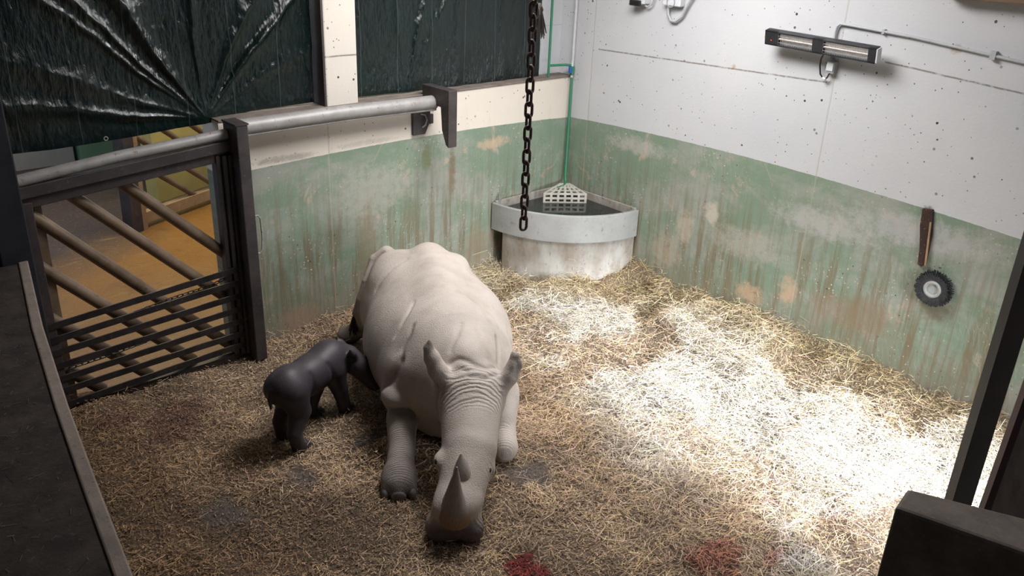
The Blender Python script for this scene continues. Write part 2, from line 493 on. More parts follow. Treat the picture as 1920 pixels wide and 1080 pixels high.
def np_mesh(name, V, Q, mat, cols=None, colname='tint', smooth=False):
    me = bpy.data.meshes.new(name)
    V = np.asarray(V, np.float32); Q = np.asarray(Q, np.int32)
    me.vertices.add(len(V)); me.vertices.foreach_set('co', V.ravel())
    k = Q.shape[1]
    me.loops.add(Q.size); me.loops.foreach_set('vertex_index', Q.ravel())
    me.polygons.add(len(Q))
    me.polygons.foreach_set('loop_start', np.arange(0, Q.size, k, dtype=np.int32))
    me.polygons.foreach_set('loop_total', np.full(len(Q), k, np.int32))
    if smooth: me.polygons.foreach_set('use_smooth', np.ones(len(Q), bool))
    me.update(calc_edges=True)
    if cols is not None:
        a = me.color_attributes.new(colname, 'FLOAT_COLOR', 'POINT')
        cc = np.ones((len(V), 4), np.float32); cc[:, :3] = cols
        a.data.foreach_set('color', cc.ravel())
    me.materials.append(mat)
    o = bpy.data.objects.new(name, me); COL.objects.link(o)
    return o
rng = np.random.default_rng(11)

# ================================================================ materials
M = {}
M['wall_back'] = wall_paint('painted_wall_back', 0, (1.5716, -.05363, -.01305), (-3.06,), (), [
    (-1.12, 1.44, .26, .07, (.52, .38, .27), .7), (-1.98, 1.42, .07, .16, (.17, .19, .09), .8), (-1.66, 1.2, .05, .34, (.17, .11, .06), .75),
    (-2.68, .62, .16, .6, (.20, .15, .09), .6), (-3.45, .12, .25, .16, (.33, .22, .16), .6), (-2.6, 1.2, .5, .28, (.40, .37, .33), .55),
    (-1.3, .35, .2, .3, (.25, .19, .12), .6), (-3.5, 1.64, .34, .035, (.32, .28, .25), .75), (-2.65, 1.66, .40, .03, (.42, .38, .34), .6)], ((.68, .62, .54), (.60, .55, .49)))
M['wall_right'] = wall_paint('painted_wall_right', 1, (1.576, -.05485, -.01309), (-.28, -3.01), ((-2.95, -.36, 2.345, .027), (-4.95, -3.4, 2.897, -.07)), [
    (-2.95, .50, .10, .18, (.50, .34, .23), .75), (-2.55, .33, .18, .12, (.48, .33, .22), .7), (-3.95, 1.38, .75, .16, (.40, .385, .38), .75), (-3.2, 1.22, .6, .14, (.40, .385, .37), .75),
    (-2.0, 1.0, .10, .14, (.52, .45, .38), .7), (-1.72, .78, .13, .22, (.45, .38, .30), .65), (-4.25, .80, .16, .13, (.16, .14, .09), .8), (-4.0, 1.56, .055, .06, (.02, .015, .01), .95),
    (-1.0, 1.46, .45, .10, (.42, .39, .36), .7), (-2.4, .8, .5, .18, (.38, .35, .31), .6), (-3.6, .5, .5, .22, (.24, .17, .11), .6), (-1.5, .45, .25, .2, (.42, .34, .26), .5), (-2.02, 2.42, .025, .03, (.42, .27, .18), .9), (-3.92, 2.83, .05, .045, (.34, .25, .16), .85)], ((.535, .535, .545), (.485, .49, .51)))
M['wall_white'] = wall_paint('white_wall', 1, (0, 0, 0), (), (), [], ((.52, .53, .55), (.47, .485, .51)), True)
M['wall_cream'] = wall_paint('cream_wall', 0, (0, 0, 0), (), ((-3.2, -2.6, 2.45, 0),), [], ((.66, .61, .54), (.58, .54, .49)), True)
M['steel'] = worn('dark_painted_steel', (.050, .043, .046), (.085, .070, .068), 5, .5, .35, (.17, .12, .095), .15)
M['steel_slat'] = worn('dark_flat_steel', (.022, .020, .022), (.05, .042, .04), 6, .45, .4, (.10, .08, .07), .15)
M['galv'] = worn('galvanised_steel', (.34, .33, .325), (.25, .235, .225), 5, .5, .15, (.16, .10, .07), .12)
M['pole'] = worn('brown_worn_pipe', (.115, .075, .045), (.20, .14, .095), 4, .5, .15, (.055, .04, .03), .2)
M['rust'] = worn('rusty_steel', (.055, .022, .016), (.028, .016, .015), 9, .75, .2, (.40, .28, .16), .4)
M['bluesteel'] = worn('blue_grey_steel', (.018, .020, .030), (.032, .030, .034), 4, .5, .3)
M['dusty'] = worn('dusty_sill', (.13, .105, .09), (.20, .165, .14), 7, .9, 0, (.30, .26, .22), .5)
M['concrete'] = worn('stained_concrete', (.40, .385, .36), (.24, .20, .155), 4.5, .8, 0, (.13, .10, .07), .5, (1, 1, .5))
M['band'] = worn('trough_band', (.40, .405, .40), (.32, .32, .31), 3, .55, .1, (.25, .22, .18), .15)
M['partition'] = worn('dirty_dark_wall', (.017, .012, .010), (.046, .033, .026), 6, .95, 0, (.085, .063, .05), .8)
M['partition_edge'] = worn('worn_board', (.27, .22, .185), (.19, .155, .13), 6, .9, 0, (.08, .065, .055), .4)
M['block'] = worn('dark_concrete', (.085, .068, .058), (.15, .122, .104), 5, .9, 0, (.15, .13, .11), .5)
M['leaf'] = worn('dirty_brown_board', (.15, .115, .095), (.23, .185, .155), 5, .8, 0, (.19, .16, .14), .4, (2, 2, .6))
M['leaf_edge'] = worn('dark_red_edge', (.05, .012, .012), (.035, .02, .02), 8, .6)
M['post_dark'] = worn('black_post', (.012, .010, .011), (.02, .017, .018), 6, .5)
M['ceiling'] = worn('ceiling_boards', (.42, .40, .37), (.36, .34, .31), 3, .8)
M['timber'] = worn('brown_timber', (.13, .08, .05), (.18, .12, .08), 5, .8, 0, None, .3, (1, .2, 1))
M['green_pipe'] = worn('green_pipe', (.025, .17, .085), (.04, .20, .11), 8, .4)
M['white_pipe'] = worn('white_pipe', (.55, .55, .55), (.42, .42, .42), 8, .5)
M['conduit'] = worn('grey_conduit', (.42, .43, .45), (.36, .37, .39), 8, .5)
M['black'] = worn('black_plastic', (.012, .012, .014), (.02, .02, .022), 9, .4)
M['heater'] = worn('heater_housing', (.030, .032, .036), (.045, .046, .05), 7, .4, .4)
M['white_plastic'] = worn('white_plastic', (.62, .64, .66), (.52, .53, .55), 9, .45)
M['grey_plastic'] = worn('grey_plastic', (.33, .35, .37), (.28, .29, .31), 9, .5)
M['blue'] = worn('blue_plastic', (.02, .10, .35), (.03, .12, .38), 9, .4)
M['chain'] = worn('rusty_chain', (.10, .064, .056), (.050, .036, .036), 60, .6, .25, (.17, .10, .075), .3)
M['chain_grey'] = worn('old_grey_chain', (.12, .105, .09), (.07, .06, .05), 60, .55, .5)
M['rope'] = worn('frayed_rope', (.30, .28, .25), (.20, .18, .16), 40, .9)
M['grate'] = worn('off_white_plastic', (.55, .52, .47), (.42, .39, .34), 12, .6, 0, (.22, .19, .15))
M['bristle'] = worn('black_bristle', (.018, .019, .022), (.04, .042, .047), 30, .6)
M['hub'] = worn('grey_hub', (.36, .40, .38), (.28, .31, .30), 14, .5, 0, (.50, .52, .50))
M['corridor_wall'] = worn('yellow_green_wall', (.52, .45, .16), (.44, .38, .14), 3, .6)
M['grey_panel'] = worn('grey_panel', (.30, .30, .31), (.26, .26, .28), 2, .7)
M['green_panel'] = worn('green_panel', (.14, .25, .17), (.12, .22, .15), 3, .6)
M['wood'] = worn('worn_wood_beam', (.30, .19, .10), (.40, .27, .15), 5, .7, 0, (.14, .09, .05), .3)

def m_simple(name, col, rough, metal=0.0, emit=None, es=0.0):
    m = NT(name)
    f = m.noise(m.pos(), 30, 4)
    c = m.mix(m.ramp(f, .3, .7), tuple(v * .85 for v in col), tuple(min(1, v * 1.1) for v in col))
    if emit:
        m.b.inputs['Emission Color'].default_value = (*emit, 1); m.b.inputs['Emission Strength'].default_value = es
    return m.out(c, rough, metal)
M['reflector'] = m_simple('polished_reflector', (.82, .82, .82), .35, .85)
M['grille'] = m_simple('fine_wire_grille', (.55, .55, .56), .4, .6)
M['tube'] = m_simple('heating_tube', (.60, .52, .48), .25, .2)
M['led'] = m_simple('red_led', (.5, .02, .02), .3, 0, (1, .05, .05), 1.5)
M['eye'] = m_simple('dark_eye', (.012, .008, .006), .12)
M['nail'] = m_simple('toe_nail', (.16, .145, .14), .55)
M['calf_nail'] = m_simple('calf_toe_nail', (.085, .08, .085), .5)
M['tuft'] = m_simple('tail_hair', (.03, .026, .026), .7)

m = NT('trough_water')
m.b.inputs['IOR'].default_value = 1.33
M['water'] = m.out((.022, .024, .022), .06, 0, m.bump(m.noise(m.pos(), 9, 2), .06, .01), .8)

m = NT('green_tarpaulin')
P = m.pos()
w1 = m.n('ShaderNodeTexVoronoi', i_Vector=m.mapped(P, (1.5, 1, .7)), i_Scale=30, feature='SMOOTH_F1').outputs['Distance']
w2 = m.noise(m.mapped(P, (2.4, 1, .6)), 15, 7, .6, .6)
hh = m.math('ADD', m.math('MULTIPLY', w1, .35), w2)
fold = m.n('ShaderNodeTexWave', i_Vector=P, i_Scale=.78, i_Distortion=.6, i_Detail=2, wave_profile='SIN', bands_direction='X').outputs['Fac']
cc = m.mix(m.ramp(m.noise(P, 1.4, 4), .3, .7), (.0015, .006, .006), (.003, .012, .010))
cc = m.mix(m.ramp(fold, .9985, .9997, 0, .22), cc, (.12, .15, .15))
M['tarp'] = m.out(cc, m.ramp(m.noise(P, 5, 4), .3, .7, .09, .18), 0, m.bump(hh, .52, .018), .65)

# rhinoceros hide: masks come with the mesh (R leg rings, G brow wrinkles, B dark skin, damp feet, painted fold shade)
def hide(name, base, light, dark, earth, mud):
    m = NT(name)
    O = m.obj()
    at = m.n('ShaderNodeVertexColor', layer_name='skin').outputs['Color']
    r, g, b = m.sep(at)[0:3]
    n1 = m.noise(O, 3.5, 7, .65)
    c = m.mix(m.ramp(n1, .32, .68), base, light)
    c = m.mix(m.ramp(m.noise(m.mapped(O, loc=(4, 2, 1)), 6, 8, .7), .52, .72, 0, .5), c, earth)
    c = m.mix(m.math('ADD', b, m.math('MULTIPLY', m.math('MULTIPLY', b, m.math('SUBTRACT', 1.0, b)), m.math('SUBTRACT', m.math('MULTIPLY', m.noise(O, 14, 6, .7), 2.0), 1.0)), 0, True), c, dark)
    pore = m.n('ShaderNodeTexVoronoi', i_Vector=O, i_Scale=62, feature='DISTANCE_TO_EDGE').outputs['Distance']
    pore2 = m.noise(O, 85, 6, .65)
    h = m.math('ADD', m.math('MULTIPLY', m.ramp(pore, 0, .12), .30), m.math('MULTIPLY', pore2, .5))
    if mud is not None:
        ring = m.n('ShaderNodeTexWave', i_Vector=m.mapped(O, (.25, 1, .6)), i_Scale=20, i_Distortion=5.5, i_Detail=4, i_Detail_Scale=1.2, bands_direction='Y').outputs['Fac']
        brow = m.n('ShaderNodeTexWave', i_Vector=m.mapped(O, (.30, .8, -.8)), i_Scale=15, i_Distortion=7.5, i_Detail=4, i_Detail_Scale=1.1, bands_direction='Y').outputs['Fac']
        h = m.math('ADD', h, m.math('MULTIPLY', m.math('MULTIPLY', ring, r), 1.3))
        h = m.math('ADD', h, m.math('MULTIPLY', m.math('MULTIPLY', brow, g), 1.5))
        slow = m.n('ShaderNodeTexWave', i_Vector=m.mapped(O, (.5, 1, .5), (0, 0, .5)), i_Scale=3.2, i_Distortion=6, i_Detail=4, i_Detail_Scale=.9).outputs['Fac']
        h = m.math('ADD', h, m.math('MULTIPLY', slow, .6))
    return m.out(c, .62 if mud else .5, 0, m.bump(h, .55 if mud else .18, .008 if mud else .004), .35)
M['hide'] = hide('rhinoceros_hide', (.40, .345, .305), (.50, .44, .395), (.105, .085, .085), (.33, .265, .215), True)
M['calf_hide'] = hide('calf_hide', (.034, .027, .032), (.050, .042, .051), (.018, .015, .018), (.030, .022, .022), None)
m = NT('horn')
O = m.obj()
z_ = m.sep(O)[2]
hc = m.mix(m.ramp(m.math('ADD', z_, m.math('MULTIPLY', m.noise(m.mapped(O, (1, 1, 3)), 14, 6), .10)), .07, .20), (.25, .155, .09), (.29, .255, .23))
hc = m.mix(m.ramp(m.noise(m.mapped(O, (1, 1, .25)), 60, 5), .5, .75, 0, .6), hc, (.12, .085, .06))
M['horn'] = m.out(hc, .6, 0, m.bump(m.noise(m.mapped(O, (1, 1, .2)), 80, 4), .5, .004))

# straw: every stalk carries its own colour
m = NT('straw')
at = m.n('ShaderNodeVertexColor', layer_name='tint').outputs['Color']
M['straw'] = m.out(at, .7, 0, None, .25)
m = NT('bedding_ground')
at = m.n('ShaderNodeVertexColor', layer_name='tint').outputs['Color']
P = m.pos()
v1 = m.noise(P, 55, 8, .75)
v2 = m.noise(m.mapped(P, (1, 1, 1), (0, 0, .6)), 150, 6, .7)
cc = m.mix(m.ramp(v1, .40, .62), m.mix(.80, at, (.035, .024, .015)), at)
cc = m.mix(m.ramp(v2, .56, .68, 0, .8), cc, m.mix(.5, at, (.62, .54, .42)))
M['ground'] = m.out(cc, .85, 0, m.bump(m.math('ADD', v1, m.math('MULTIPLY', v2, .5)), .9, .02))
m = NT('corridor_ground')
P = m.pos()
f1 = m.noise(P, 1.1, 6, .6)
x, y, z = m.sep(P)[0:3]
edge = m.math('ADD', m.math('ADD', m.math('MULTIPLY', y, 1.0), m.math('MULTIPLY', x, -.75)), m.math('MULTIPLY', f1, 1.6))
cc = m.mix(m.ramp(edge, 6.5, 7.6), (.27, .128, .026), (.070, .050, .042))
cc = m.mix(m.ramp(m.noise(m.mapped(P, (.5, 2.2, 1), (0, 0, .45)), 2.4, 7, .7), .60, .68, 0, .6), cc, (.34, .23, .10))
cc = m.mix(m.ramp(m.noise(P, 45, 5, .7), .60, .66, 0, .8), cc, (.46, .31, .13))
cc = m.mix(m.ramp(m.noise(P, 4, 8, .75), .55, .72, 0, .7), cc, (.10, .055, .025))
M['corridor'] = m.out(cc, m.ramp(f1, .3, .7, .30, .62), 0, m.bump(m.noise(P, 30, 6, .7), .5, .01))

# ================================================================ the setting
struct(MB().box(-4.05, 0, 0, .30, -.1, 2.02).build('wall_back', M['wall_back']))
struct(MB().box(-9.2, 0, 0, .30, 3.55, 4.3).build('wall_upper', M['wall_back']))
struct(MB().box(-9.2, -5.72, 0, .30, -.1, 3.55).build('wall_back', M['wall_back']))
struct(MB().box(0, .30, -5.0, .30, -.1, 4.3).build('wall_right', M['wall_right']))
struct(MB().box(.02, .30, -8.6, -5.0, -.1, 4.3).build('wall_passage', M['wall_white']))
struct(MB().box(-.36, 0, .20, .30, 2.02, 3.55).build('wall_recess', M['wall_white']))
struct(MB().box(-3.055, -2.735, .0, .26, 2.02, 3.55).build('wall_pillar', M['wall_cream'], bevel=.012))
struct(MB().box(-3.072, -3.0555, .004, .25, 2.034, 3.55).build('trim_pillar', M['steel']))
struct(MB().box(-9.2, .3, -8.6, .3, 4.3, 4.4).build('ceiling', M['ceiling']))
f = MB().box(-9.2, -3.0, -8.7, -8.5, -.1, 4.3); f.box(-3.0, -.85, -8.7, -8.5, 2.10, 4.3); f.box(-.85, .3, -8.7, -8.5, -.1, 4.3)
struct(f.build('wall_front', M['partition']))
struct(MB().box(-9.3, -9.2, -8.6, .3, -.1, 4.3).build('wall_left', M['wall_white']))
sl = MB().box(-4.05, -.0, -.012, .20, 2.0195, 2.034)
struct(sl.build('trim_sill', M['dusty'], bevel=.004))
struct(MB().box(-.17, -.001, -4.95, -3.78, 3.19, 3.42).build('trim_beam', M['timber'], bevel=.01))
# passage and outside ground
struct(MB().box(-9.2, .3, -30, -5.4, -.14, -.06).build('floor_passage', M['concrete']))

# low partition at the camera's left: dark dusty top with a worn light edge board
edge = [(-5.575, -.02), (-5.855, -1.42), (-6.02, -2.40), (-6.126, -3.11), (-6.222, -3.79), (-6.36, -4.8)]
poly = [(-8.6, -4.8), (edge[-1][0] - .06, -4.8)] + [(x - .06, y) for x, y in edge[-2::-1]] + [(-8.6, -.02)]
struct(MB().prism(poly, -.1, 1.325).build('wall_partition', M['partition']))
cap = MB().prism([(x, y) for x, y in edge[::-1]] + [(x - .06, y) for x, y in edge], .9, 1.335)
struct(cap.build('trim_partition', M['partition_edge'], bevel=.008))

# dark concrete block at the lower right corner, the door leaf and post behind it
a, b, c_, d_ = (-3.655, -5.513), (-3.824, -5.537), (-3.60, -6.35), (-3.30, -6.30)
o = MB().prism([b, c_, d_, a], -.06, 1.5).build('concrete_block', M['block'], bevel=.015)
tag(o, 'dark concrete block in the lower right corner', 'block')
post = MB().bar((-2.80, -5.50, -.06), (-2.69, -5.47, 2.6), .10, .075, (.6, .6, 0))
o = post.build('door_post', M['post_dark'])
tag(o, 'black upright door post at the right edge beside the brown board', 'post')
A = Vector((-3.17, -5.70, 0)); B_ = A + Vector((.52, -.72, 0))
n_ = Vector((.72, .52, 0)).normalized() * .022
lean = Vector((.21, .02, 0))
def leafbox(mb, s0, s1, z0, z1, th):
    P0 = [A + (B_ - A) * s + lean * (zz - 1.4) + Vector((0, 0, zz)) + n_ * th * k for zz in (z0, z1) for (s, k) in ((s0, -1), (s1, -1), (s1, 1), (s0, 1))]
    return mb.add(P0, [(3, 2, 1, 0), (4, 5, 6, 7), (0, 1, 5, 4), (1, 2, 6, 5), (2, 3, 7, 6), (3, 0, 4, 7)])
root = empty('door_leaf', (A.x, A.y, -.06), 'dirty brown board door leaf at the right edge behind the black post', 'door')
leafbox(MB(), .02, 1, -.06, 3.0, 1).build('board_panel', M['leaf'], root)
leafbox(MB(), -.012, .02, -.06, 3.0, 1.25).build('edge_strip', M['leaf_edge'], root)['label'] = 'dark red edge strip'

# ================================================================ bedding
red_spots = [(-4.02, -3.62, .10, .07), (-4.12, -3.75, .20, .10), (-3.05, -4.36, .20, .12), (-2.80, -4.62, .10, .06), (-3.15, -4.5, .10, .08)]
soil_spots = [(-4.93, -.72, .30, .16), (-5.27, -.55, .18, .12), (-5.05, -.95, .2, .15)]
wet_spots = [(-5.15, -2.05, .16, .24), (-3.42, -2.98, .22, .12), (-3.35, -3.10, .10, .10), (-4.0, -1.95, .22, .10), (-4.62, -2.0, .12, .2)]
def spots(x, y, lst, soft=.5):
    r = np.zeros_like(x)
    for (cx, cy, rx, ry) in lst:
        d = ((x - cx) / rx) ** 2 + ((y - cy) / ry) ** 2 + (fbm(x * 9, y * 9, 5) - .5) * 2.4
        r = np.maximum(r, np.clip((1.15 - d) / soft, 0, 1))
    return r
def cover(x, y):
    """1 where straw lies thick, 0 in the trodden hollows"""
    return np.clip((fbm(x * 1.8 + 3, y * 1.8 + 1, 61, 4) - .40) / .12, 0, 1)
def height(x, y):
    h = .10 * (fbm(x * 1.1 + 9, y * 1.1 + 4, 2, 3) - .45) + .07 * (fbm(x * 4, y * 4, 7, 4) - .5)
    rt = np.clip((x + 2.6) / 1.6, 0, 1)
    h += rt * .20 * (fbm(x * 2.3, y * 2.3, 31, 4) - .5) + (.3 + .7 * rt) * .07 * (fbm(x * 7, y * 7, 33, 3) - .5) + rt * .05 * (cover(x, y) - .7)
    h += .15 * np.exp(np.minimum(x, 0) / .30) * (.7 + .5 * fbm(x, y * 2, 3))
    rr = np.sqrt(x * x + y * y)
    h += .07 * np.exp(-((rr - 1.12) / .22) ** 2)
    h += .05 * np.exp(np.minimum(y, 0) / .2) * np.clip((x + 4.0) / .5, 0, 1)
    return h
def ground_tint(x, y):
    """fresh pale straw to the right, golden along the walls, brown trodden litter to the left"""
    sun_pale = np.clip((x + 2.75 - .14 * (y + 3) + (fbm(x * 1.5, y * 1.5, 21) - .5) * 1.5) / .8, 0, 1)  # whiteness of the sun patch put into the straw colour
    gold = np.clip(np.exp(np.minimum(x, 0) / .42) * 1.25 + .8 * np.exp(-((np.sqrt(x * x + y * y) - 1.3) / .25) ** 2), 0, 1)
    left = np.clip((-4.3 - x + (fbm(x * 1.2, y * 1.2, 41) - .5) * 1.2) / 1.1, 0, 1)
    c = np.array([.44, .31, .20])[None] * np.ones((len(x), 1))
    c = c + (sun_pale * (.15 + .85 * cover(x, y)))[:, None] * (np.array([.57, .515, .445]) - c)
    c = c + (gold * .85)[:, None] * (np.array([.48, .365, .205]) - c)
    c = c + (left * .8)[:, None] * (np.array([.25, .148, .074]) - c)
    patch = np.clip((fbm(x * 2.3 + 5, y * 2.3, 71, 5) - .5) * 3.2, -1, 1) * (1 - .6 * sun_pale)
    c = c * (1 + .34 * patch)[:, None]
    c = c + (np.clip(-patch, 0, 1) * left * .5)[:, None] * (np.array([.16, .085, .04]) - c)
    c = c + (spots(x, y, soil_spots) * .7)[:, None] * (np.array([.17, .075, .055]) - c)
    c = c + (spots(x, y, wet_spots, 1.0) * .75)[:, None] * (np.array([.17, .145, .14]) - c)
    c = c + (spots(x, y, red_spots) * np.where(x < -3.6, .9, .5))[:, None] * (np.array([.30, .016, .018]) - c)
    return c
nx_, ny_ = 250, 230
gx = np.linspace(-6.6, .02, nx_); gy = np.linspace(-6.0, .02, ny_)
X, Y = np.meshgrid(gx, gy)
xf, yf = X.ravel(), Y.ravel()
i = np.arange(nx_ * ny_).reshape(ny_, nx_)
Q = np.stack([i[:-1, :-1].ravel(), i[:-1, 1:].ravel(), i[1:, 1:].ravel(), i[1:, :-1].ravel()], 1)
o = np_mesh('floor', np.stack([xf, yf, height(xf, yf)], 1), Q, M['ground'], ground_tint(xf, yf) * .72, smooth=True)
struct(o)

NS = 230000
x = rng.uniform(-6.3, -.01, NS); y = rng.uniform(-5.7, -.02, NS)
keep = (x * x + y * y > 1.08 ** 2) & (rng.random(NS) > spots(x, y, wet_spots, 1.0) * .8)
fr_ = np.clip((x + 3.0 - .14 * (y + 3)) / .9, 0, 1); thin = (.12 + .34 * np.clip((fbm(x * 3, y * 3, 81) - .35) / .25, 0, 1)) * (1 - fr_) + fr_ * (.22 + .78 * cover(x, y))                     # fewer long stalks in the trodden litter to the left
keep &= (rng.random(NS) < thin) & (x > np.interp(y, [-4.8, -3.79, -3.11, -2.4, -1.42, -.02], [-6.36, -6.222, -6.126, -6.02, -5.855, -5.575]) + .01)
x, y = x[keep], y[keep]; N = len(x)
freshness = np.clip((x + 4.2) / 1.5, 0, 1)
az = rng.uniform(0, 2 * PI, N) + (fbm(x * 2, y * 2, 55) - .5) * 6
L = rng.gamma(2.6, .030, N) * (.62 + .58 * freshness)
L = np.clip(L, .02, .30)
tilt = rng.normal(0, .16, N) + .07
w = rng.uniform(.0022, .0048, N)
z0 = height(x, y) + rng.gamma(1.4, .012, N) * (1 + 1.0 * freshness)
d = np.stack([np.cos(az) * np.cos(tilt), np.sin(az) * np.cos(tilt), np.sin(tilt)], 1)
side = np.stack([-np.sin(az), np.cos(az), rng.normal(0, .5, N)], 1)
side /= np.linalg.norm(side, axis=1)[:, None]
c0 = np.stack([x, y, z0], 1)
bend = np.stack([-np.sin(az), np.cos(az), np.full(N, -.5)], 1) * (rng.normal(0, .12, N) * L)[:, None]
Vs = []
for k, t in enumerate((-.5, 0., .5)):
    p = c0 + d * (t * L)[:, None] + bend * (1 - 4 * t * t)
    p[:, 2] = np.maximum(p[:, 2], height(p[:, 0], p[:, 1]) + .001)
    p[:, 0] = np.minimum(p[:, 0], -.004); p[:, 1] = np.minimum(p[:, 1], -.004)
    ww = (w * (1 if k != 2 else .5))[:, None]
    Vs += [p - side * ww * .5, p + side * ww * .5]
V = np.stack(Vs, 1).reshape(-1, 3)
b6 = np.arange(N)[:, None] * 6
Q = np.concatenate([b6 + np.array([[0, 1, 3, 2]]), b6 + np.array([[2, 3, 5, 4]])])
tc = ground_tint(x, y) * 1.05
br = rng.normal(1.0, .30, N) + (rng.random(N) < .14) * .55
tc = tc * np.clip(br, .35, 2.0)[:, None] + (rng.random(N) < .10)[:, None] * np.array([.10, .09, .06])
tc = tc * (1 + np.stack([np.zeros(N), rng.normal(0, .05, N), rng.normal(-.03, .12, N)], 1))
tc = np.clip(tc, .02, .80)
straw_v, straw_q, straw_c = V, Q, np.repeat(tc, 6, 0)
# short chaff between the stalks
NC = 150000
x = rng.uniform(-6.3, -.01, NC); y = rng.uniform(-5.7, -.02, NC)
keep = (x * x + y * y > 1.08 ** 2) & (rng.random(NC) > spots(x, y, wet_spots, 1.0) * .75)
x, y = x[keep], y[keep]; N = len(x)
az = rng.uniform(0, 2 * PI, N); L = rng.uniform(.006, .022, N); w = rng.uniform(.003, .006, N)
tl = rng.normal(0, .45, N)
d = np.stack([np.cos(az) * np.cos(tl), np.sin(az) * np.cos(tl), np.sin(tl)], 1) * (L * .5)[:, None]
s_ = np.stack([-np.sin(az), np.cos(az), rng.normal(0, .4, N)], 1) * (w * .5)[:, None]
c0 = np.stack([x, y, height(x, y) + rng.uniform(.003, .014, N)], 1)
V = np.stack([c0 - d - s_, c0 + d - s_, c0 + d + s_, c0 - d + s_], 1).reshape(-1, 3)
Q = np.arange(N)[:, None] * 4 + np.array([[0, 1, 2, 3]])
tc = np.clip(ground_tint(x, y) * np.clip(rng.normal(.92, .50, N), .2, 2.4)[:, None], .015, .75)
straw_q = np.concatenate([straw_q, Q + len(straw_v)]); straw_v = np.concatenate([straw_v, V]); straw_c = np.concatenate([straw_c, np.repeat(tc, 4, 0)])
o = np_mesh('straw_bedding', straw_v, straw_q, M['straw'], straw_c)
tag(o, 'loose golden and brown straw bedding covering the stall floor', 'straw', kind='stuff')
# stray stalks on the partition top
N = 900
x = rng.uniform(-7.4, -5.95, N); y = rng.uniform(-4.6, -.3, N)
ex = np.interp(y, [p[1] for p in edge[::-1]], [p[0] for p in edge[::-1]])
k = x < ex - .12
x, y = x[k], y[k]; N = len(x)
az = rng.uniform(0, 2 * PI, N); L = rng.gamma(2.0, .014, N) + .008
d = np.stack([np.cos(az), np.sin(az), rng.normal(0, .05, N)], 1) * (L * .5)[:, None]
s_ = np.stack([-np.sin(az), np.cos(az), np.zeros(N)], 1) * .0011
c0 = np.stack([x, y, np.full(N, 1.329)], 1)
V = np.stack([c0 - d - s_, c0 + d - s_, c0 + d + s_, c0 - d + s_], 1).reshape(-1, 3)
V[:, 2] = np.maximum(V[:, 2], 1.3262)
tc = np.array([.10, .075, .055])[None] * np.clip(rng.normal(1, .6, N), .3, 3)[:, None]
o = np_mesh('straw_scraps', V, np.arange(N)[:, None] * 4 + np.array([[0, 1, 2, 3]]), M['straw'], np.repeat(tc, 4, 0))
tag(o, 'stray straw scraps lying on the dark partition top at left', 'straw', kind='stuff')

# ================================================================ corridor behind the gate
struct(MB().box(-9.2, 3.0, .0, 9.0, -.14, -.03).build('floor_corridor', M['corridor']))
struct(MB().box(-9.2, 3.0, 7.2, 7.4, -.1, 4.2).build('wall_corridor', M['grey_panel']))
B0 = Vector((-3.57, 3.58, 0)); Bd = Vector((1.19, .5, 0)).normalized(); Bn = Vector((-Bd.y, Bd.x, 0))
def bq(s, z, n=0.0): return B0 + Bd * s + Bn * n + Vector((0, 0, z))
mb = MB()
P0 = [bq(s, z, n) for z in (-.03, 4.2) for s, n in ((.85, .55), (4.6, .55), (4.6, .75), (.85, .75))]
struct(mb.add(P0, [(3, 2, 1, 0), (4, 5, 6, 7), (0, 1, 5, 4), (1, 2, 6, 5), (2, 3, 7, 6), (3, 0, 4, 7)]).build('wall_yellow', M['corridor_wall']))
root = empty('corridor_barrier', bq(0, -.03), 'brown pole barrier in front of the yellow corridor wall beyond the gate', 'gate')
MB().bar(bq(-.09, -.03), bq(-.06, 1.35), .15, .16, Bn).build('post', M['steel'], root)
MB().bar(bq(.03, -.03, -.03), bq(.05, 1.35, -.03), .07, .07, Bn).build('post', M['wood'], root)['label'] = 'brown wooden face of the post'
MB().bar(bq(.0, .10), bq(3.0, .10), .10, .13).build('bottom_beam', M['wood'], root)
MB().bar(bq(.0, 1.32), bq(3.0, 1.32), .09, .10).build('top_beam', M['wood'], root)
for k in range(7):
    s0 = .10 + .42 * k - .42
    z1 = 1.30; z0_ = .14
    sa, sb = s0 - .28, s0 + .75 + .35 - .45
    pa, pb = (sa, 1.30), (sa + (1.30 - .14) * 1.32, .14)
    if pa[0] < .06:
        t = (.06 - pa[0]) / (pb[0] - pa[0]); pa = (.06, 1.30 + t * (.14 - 1.30))
    if pb[0] < .2: continue
    MB().tube([bq(*pa), bq(*pb)], .036, 10).build('pole', M['pole'], root, smooth=True)
tag(MB().box(-4.05, -3.25, 6.9, 7.15, -.03, 1.6).build('grey_cabinet', M['grey_panel'], bevel=.01), 'pale grey panel far down the corridor under the tarpaulin edge', 'panel')
tag(MB().box(-3.2, -2.3, 6.8, 7.15, -.03, 1.6).build('green_cabinet', M['green_panel'], bevel=.01), 'green panel far down the corridor beside the grey panel', 'panel')
bx = MB().box(-4.95, -4.69, 3.24, 3.42, -.03, .05)
root = empty('floor_box', (-4.82, 3.33, -.03), 'small grey box on the corridor floor seen through the gate', 'box')
bx.build('body', M['wood'], root)
MB().box(-4.96, -4.68, 3.23, 3.43, .05, .075).build('lid', M['grey_plastic'], root)

